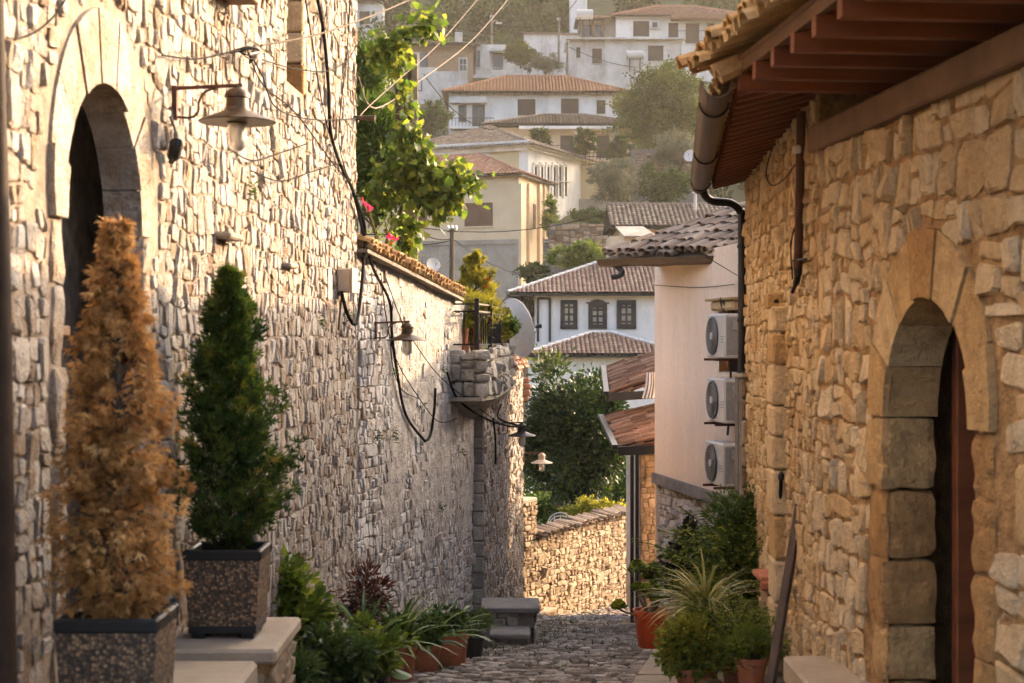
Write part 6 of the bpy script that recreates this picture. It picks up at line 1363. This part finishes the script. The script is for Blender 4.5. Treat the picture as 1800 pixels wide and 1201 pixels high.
t, b = potted('small plant in the slim terracotta pot beside the paired pots', G(806, 20.2), .085, .28, M['terracotta']); bush(t, b, (.10, .10, .12), 22, 24, .035, 'oval', M['lf_green'], 531, lift=.8)
t, b = potted('grey green bushy plant in a dark pot near the stone step', G(830, 21.4), .12, .22, M['black_pot']); bush(t, b, (.18, .16, .16), 40, 30, .036, 'lance', M['lf_dark'], 532, lift=.8); blades('strap_leaf', t, b, 16, .36, .015, M['lf_strap'], 533, .4, 1.2)
t, b = potted('leafy plant in a grey stone pot touching the step', G(846, 24.0), .10, .25, M['slab_dark']); bush(t, b, (.13, .12, .12), 26, 26, .04, 'lance', M['lf_green'], 534, lift=.8); blades('strap_leaf', t, b, 14, .34, .015, M['lf_strap'], 535, .4, 1.2)
# right group
t, b = potted('aeonium with round rosettes in a bright red pot', G(1145, 22.0, .10), .172, .36, M['red_pot'])
g = np.random.default_rng(61); mb = MB(); cen = []; dr = []
for i in range(15):
    a = g.uniform(0, 6.28); q = b+np.array([math.cos(a)*g.uniform(.03, .21), math.sin(a)*.14, g.uniform(.16, .42)]); q = q if i else b+np.array([-.32, -.1, .06]); limb(mb, b+np.array([math.cos(a)*.04, math.sin(a)*.04, 0]), q, .013, .009, g, 6, .1)
    for ring_, nn in ((.25, 8), (.75, 9), (1.15, 8)):
        for k in range(nn): th = 2*math.pi*(k+.3*ring_)/nn; d = np.array([math.cos(th)*math.sin(ring_), math.sin(th)*math.sin(ring_), math.cos(ring_)]); cen.append(q); dr.append(d)
mb.build('stem', M['bark_pale'], t, True); leaves('rosette_leaf', t, cen, dr, .10, 'round', M['lf_green'], g.uniform(.3, 1.0, len(cen)), 62, .3)
bk = thing('stone_block', 'low stone block carrying the mauve pot', 'block', G(1203, 20, .1)); MB().box(G(1203, 20, .1)+Vector((0, 0, .09)), (.36, .34, .18), None, .02).build('block', M['slab_sand'], bk)
t, b = potted('dark flowering begonia in a mauve pot', G(1203, 20.0, .28), .15, .34, M['purple_pot']); bush(t, b, (.17, .15, .36), 70, 32, .08, 'oval', M['lf_purple'], 541, lift=.95); g = np.random.default_rng(5); q = ball(16, g)*np.array([.15, .13, .34])+b+np.array([0, -.05, .36]); leaves('flower', t, q, g.normal(0, 1, q.shape), .035, 'round', M['flower_red'], None, 6)
def fern(t, base, n, L, mat, seed, ls=.035, up=.9):
    g = np.random.default_rng(seed); cen = []; dr = []; mb = MB(); base = np.array(base)
    for i in range(n):
        a = g.uniform(0, 6.28); out = np.array([math.cos(a), math.sin(a), 0]); l = L*g.uniform(.5, 1.05); th = g.uniform(.5, 1.5)*up; p = base.copy(); pts = [p]; m = 14
        for k in range(m):
            ang = th-1.1*k/m; p = p+(out*math.cos(ang)+np.array([0, 0, math.sin(ang)]))*l/m; pts.append(p)
            if k > 2:
                for s_ in range(7): sd = np.array([-math.sin(a), math.cos(a), 0])*(1 if s_ % 2 else -1); cen.append(p+g.normal(0, .016, 3)+sd*.03*g.random()); dr.append(sd*.8+out*.6+g.normal(0, .35, 3))
        mb.tube([Vector(q) for q in pts[::3]+[pts[-1]]], .0035, 4)
    mb.build('stem', M['lf_green'], t); leaves('frond', t, cen, dr, g.uniform(.6, 1.3, len(cen))*ls, 'lance', mat, None, seed+1)
t, b = potted('tall feathery light green plant against the right house wall', G(1296, 17.6, .1), .15, .42, M['terracotta']); fern(t, b, 150, 1.0, M['lf_green'], 551, .055, 1.25); bush(t, b+np.array([0, 0, .15]), (.30, .24, .50), 90, 36, .07, 'lance', M['lf_oleander'], 559, lift=.9)
t, b = potted('spider plant with long arching pale leaves in the right group', G(1240, 15.6, .1), .11, .44, M['terracotta']); blades('leaf_tuft', t, b+np.array([0, 0, .02]), 170, .60, .012, M['lf_spider'], 552, .85, 1.25)
t, b = potted('soft asparagus fern mound in front of the spider plant', G(1300, 14.9, .1), .13, .16, M['terracotta']); fern(t, b, 150, .55, M['lf_green'], 553, .04, 1.0); bush(t, b, (.32, .22, .24), 60, 40, .045, 'needle', M['lf_green'], 558, lift=.6)
t, b = potted('yellow tipped succulent shrub at the edge of the pavement', G(1208, 14.6, .1), .08, .12, M['terracotta']); bush(t, b, (.21, .16, .22), 70, 30, .055, 'lance', M['lf_yellow'], 554, lift=.8); bush(t, b, (.22, .16, .18), 40, 28, .05, 'oval', M['lf_green'], 556, 'lower_foliage', .6)
t, b = potted('small green plant in a terracotta pot at the bottom edge of the picture', G(1320, 14.3, .1), .10, .20, M['terracotta']); bush(t, b, (.24, .17, .16), 46, 36, .048, 'lance', M['lf_green'], 555, lift=.7)
t, b = potted('drooping dark purple plant with long leaves above the ferns', G(1318, 17.9, .55), .11, .30, M['terracotta'])
g = np.random.default_rng(63); mb = MB(); cen = []; dr = []
for i in range(9):
    q = b+np.array([g.uniform(-.12, .13), g.uniform(-.1, .1), g.uniform(.42, .66)]); limb(mb, b, q, .008, .004, g, 5, .1); 
    for k in range(2): cen.append(q); dr.append(np.array([g.uniform(-.8, .8), g.uniform(-.6, .3), -g.uniform(.3, 1.3)]))
mb.build('stem', M['bark'], t, True); leaves('drooping_leaf', t, cen, dr, g.uniform(.2, .32, len(cen)), 'oval', M['lf_purple'], None, 64, .6)
st_ = thing('plant_stand', 'stone ledge behind the right plant group', 'ledge', G(1330, 17.9, .1)); MB().box(G(1326, 18.0, .1)+Vector((0, 0, .225)), (.34, .34, .44), None, .02).build('ledge_block', M['stone_right'], st_, tint=.4)
# balcony pots and shrubs
for i, (px, D, lb, r_) in enumerate(((812, 25.4, 'terracotta pot with dry grass on the balcony behind the rail', .075), (836, 25.8, 'terracotta pot with golden conifer on the balcony', .08))):
    c = P(px, 600, D); c.z = -.11; t, b = potted(lb, c, r_, .26, M['terracotta']); bush(t, b, ((.10, .10, .12) if i == 0 else (.30, .26, .36)), 26 if i == 0 else 95, 34, .045, 'spray', M['lf_yellow'], 560+i, lift=.8 if i == 0 else .5)
c = P(836, 600, 27); c.z = -.11; t, b = potted('slender golden thuja rising above the balcony rail', c, .08, .22, M['terracotta']); conifer(t, b, .95, ([0, .3, .6, .85, 1], [.14, .20, .13, .08, .02]), 3200, .06, M['lf_yellow'], 571, .1); g = np.random.default_rng(8); leaves('flower', t, b+np.array([[.12, -.05, .56], [.13, -.05, .62], [.1, -.02, .53]]), [[1, 0, .5], [.5, -.5, .6], [0, -.6, .6]], .07, 'round', M['flower_red'], None, 3)
c = P(876, 600, 29); c.z = -.09; t, b = potted('trailing green and gold shrub hanging over the balcony edge', c, .09, .2, M['terracotta']); bush(t, b, (.17, .30, .22), 60, 34, .05, 'spray', M['lf_yellow'], 573, lift=.6); bush(t, b+np.array([.12, .1, .05]), (.12, .2, .12), 26, 24, .07, 'oval', M['lf_oleander'], 574, 'dark_foliage', .4)
# ================================================================ VINE, POST, OLEANDER, TRELLIS
po = thing('pergola_post', 'weathered concrete post carrying the grape vine', 'post', P(718, 500, 24.5)); MB().box(P(718, 285, 24.5), (.17, .16, Z(95, 24.5)-Z(475, 24.5)), Matrix.Rotation(R(24), 3, 'Z'), .012).build('post', M['bark_pale'], po); MB().box(P(712, 240, 24.5), (.11, .21, Z(120, 24.5)-Z(360, 24.5)), Matrix.Rotation(R(60), 3, 'Z'), .02).build('post_stump', M['bark'], po)
MB().box(P(718, 560, 24.5), (.2, .2, .95)).build('post_base', M['mortar_left'], po)
vn = thing('grape_vine', 'sunlit grape vine with broad leaves climbing the concrete post', 'vine', P(712, 460, 24.2)); g = np.random.default_rng(90)
paths = [[(706, 470), (700, 400), (712, 330), (705, 260), (712, 190), (700, 120), (705, 70), (735, 45), (765, 42)], [(712, 330), (740, 290), (775, 308), (805, 305), (832, 322)], [(712, 330), (745, 345), (780, 350), (800, 345)], [(700, 400), (720, 400), (715, 440)], [(705, 260), (680, 300), (668, 340), (660, 370)], [(700, 120), (680, 80), (660, 95)], [(712, 330), (735, 270), (725, 235)], [(705, 280), (735, 300), (760, 340), (775, 370)]]
mb = MB(); cen = []; dr = []; 
for k, pth in enumerate(paths):
    pts = smooth_path([P(x, y, 24.0-.25*(j > 3 and k > 0)-.1*k % .4) for j, (x, y) in enumerate(pth)], 8); mb.tube(pts, [.016*(1-.7*i/len(pts)) for i in range(len(pts))], 5)
    for p in pts[(8 if k == 0 else 3):]:
        for _ in range(8 if k == 0 else 11): cen.append(np.array(p)+g.normal(0, [.075, .08, .085])); dr.append(g.normal(0, .6, 3)+np.array([.2, -.25, -.55]))
mb.build('vine_stem', M['bark'], vn, True); leaves('leaf', vn, cen, dr, g.uniform(.06, .115, len(cen)), 'vine', M['lf_vine'], None, 91, 1.6, False)['kind'] = 'stuff'
gr = thing('grape_bunch', 'dark bunch of grapes hanging from the vine', 'grapes', P(737, 355, 23.7)); mb = MB()
for i in range(34): z_ = g.random(); mb.lathe([(.003, -.009), (.0085, -.004), (.0085, .004), (.003, .009)], P(737, 345, 23.7)+Vector((g.normal()*.02*(1-z_*.7), g.normal()*.02*(1-z_*.7), -.14*z_)), 7)
mb.build('grape', M['lf_purple'], gr, True)['kind'] = 'stuff'
tree('oleander_bush', 'tall oleander bush between the left house and the vine post', P(655, 470, 26), P(662, 265, 26), (.36, .32, .86), 110, 70, .10, 'lance', M['lf_oleander'], 601, .03, 12, cat='shrub', spread=.24, shell=.4)
tree('oleander_bush', 'upper oleander branches beside the slit window corner', P(640, 470, 27), P(645, 140, 27), (.29, .26, .66), 60, 60, .10, 'lance', M['lf_oleander'], 602, .02, 8, cat='shrub', spread=.26)
bv = thing('bougainvillea', 'bougainvillea with magenta flowers above the tile coping', 'flowering shrub', P(660, 460, 22)); mb = MB(); cen = []
for (x0, y0, x1, y1) in ((670, 460, 690, 390), (672, 455, 690, 425), (660, 455, 645, 360), (655, 450, 640, 395), (670, 452, 676, 385)): limb(mb, P(x0, y0, 22), P(x1, y1, 21.5), .014, .005, g, 5, .06)
mb.build('stem', M['bark'], bv, True)
for (x, y) in ((641, 358), (645, 362), (636, 352), (690, 420), (697, 421), (648, 366), (688, 415)):
    for _ in range(4): cen.append(np.array(P(x, y, 21.5))+g.normal(0, .018, 3))
leaves('flower', bv, cen, g.normal(0, 1, (len(cen), 3)),   .035, 'round', M['flower'], None, 93)
q = np.array(P(665, 425, 22))+g.normal(0, [.13, .1, .16], (140, 3)); leaves('foliage', bv, q, g.normal(0, 1, q.shape), .05, 'oval', M['lf_vine'], None, 94)
tr_ = thing('trellis', 'dark iron trellis frame behind the magenta flowers', 'trellis', P(660, 470, 24.0))
for x in (640, 662, 688): MB().tube([P(x, 470, 24.0), P(x, 372, 24.0)], .011, 6).build('upright', M['iron'], tr_)
for y in (378, 412, 448): MB().tube([P(634, y, 23.98), P(692, y, 23.98)], .008, 6).build('crossbar', M['iron'], tr_)
for x in (642, 665): MB().tube([P(x, 448, 23.99), P(x+20, 412, 23.99)], .006, 5).build('brace', M['iron'], tr_)
# garden soil terrace behind the garden wall that the post, oleander and trellis stand on
tg_ = thing('garden_terrace', 'raised garden bed behind the tile coped wall', 'garden bed', (-1.6, 17, .3)); MB().prism([Vector((-1.62, 13.75, .62)), Vector((-.95, 17.1, .40)), Vector((-1.3, 20.5, .3)), Vector((-6, 20.5, .3)), Vector((-6, 13.75, .62))], (0, 0, -4)).build('bed', M['earth'], tg_)
# weeds rooted in the joints of the left walls
g = np.random.default_rng(23); q = []
for k in range(14):
    p = W1(g.uniform(4.0, 8.6), .02, g.uniform(-1.2, .9)) if k < 6 else W2(g.uniform(.5, 4.2), .05, g.uniform(-2.2, -.1))
    q.append(np.array(p)+g.normal(0, [.02, .05, .03], (26, 3)))
q = np.concatenate(q); leaves('wall_weeds', None, q, g.normal(0, .6, q.shape)+np.array([.8, 0, -.3]), g.uniform(.03, .06, len(q)), 'lance', M['lf_dark'], None, 300); bpy.data.objects['wall_weeds']['label'] = 'small weeds rooted in the joints of the left walls'; bpy.data.objects['wall_weeds']['category'] = 'weeds'
# grass tufts in the lane joints
g = np.random.default_rng(17); cen = []
for i in range(1500):
    y = g.uniform(13, 27); l, r_ = lane(y); x = l+.35+abs(g.normal())*.35 if g.random() < .6 else g.uniform(l, .79+.087*(y/KY-15)+(0.5 if y > 16.7 else 0)); cen.append((x, y, gz(y)+.005))
leaves('lane_weeds', None, cen, g.normal(0, .6, (len(cen), 3))+np.array([0, 0, 1]), g.uniform(.03, .07, len(cen)), 'lance', M['lf_dark'], None, 18); bpy.data.objects['lane_weeds']['label'] = 'small weeds growing between the cobbles'; bpy.data.objects['lane_weeds']['category'] = 'weeds'
# ================================================================ HAZE
hzm = bpy.data.materials.new('haze air'); hzm.use_nodes = True; ht = hzm.node_tree; ht.nodes.remove(ht.nodes['Principled BSDF']); pv = ht.nodes.new('ShaderNodeVolumePrincipled'); pv.inputs['Color'].default_value = (.95, .86, .70, 1); pv.inputs['Density'].default_value = HAZE; pv.inputs['Anisotropy'].default_value = .35; ht.links.new(pv.outputs[0], ht.nodes['Material Output'].inputs['Volume'])
hzb = MB().box((10, 100, 33), (380, 240, 100)).build('haze', hzm, None); hzb['kind'] = 'stuff'; hzb['label'] = 'warm evening haze over the valley'
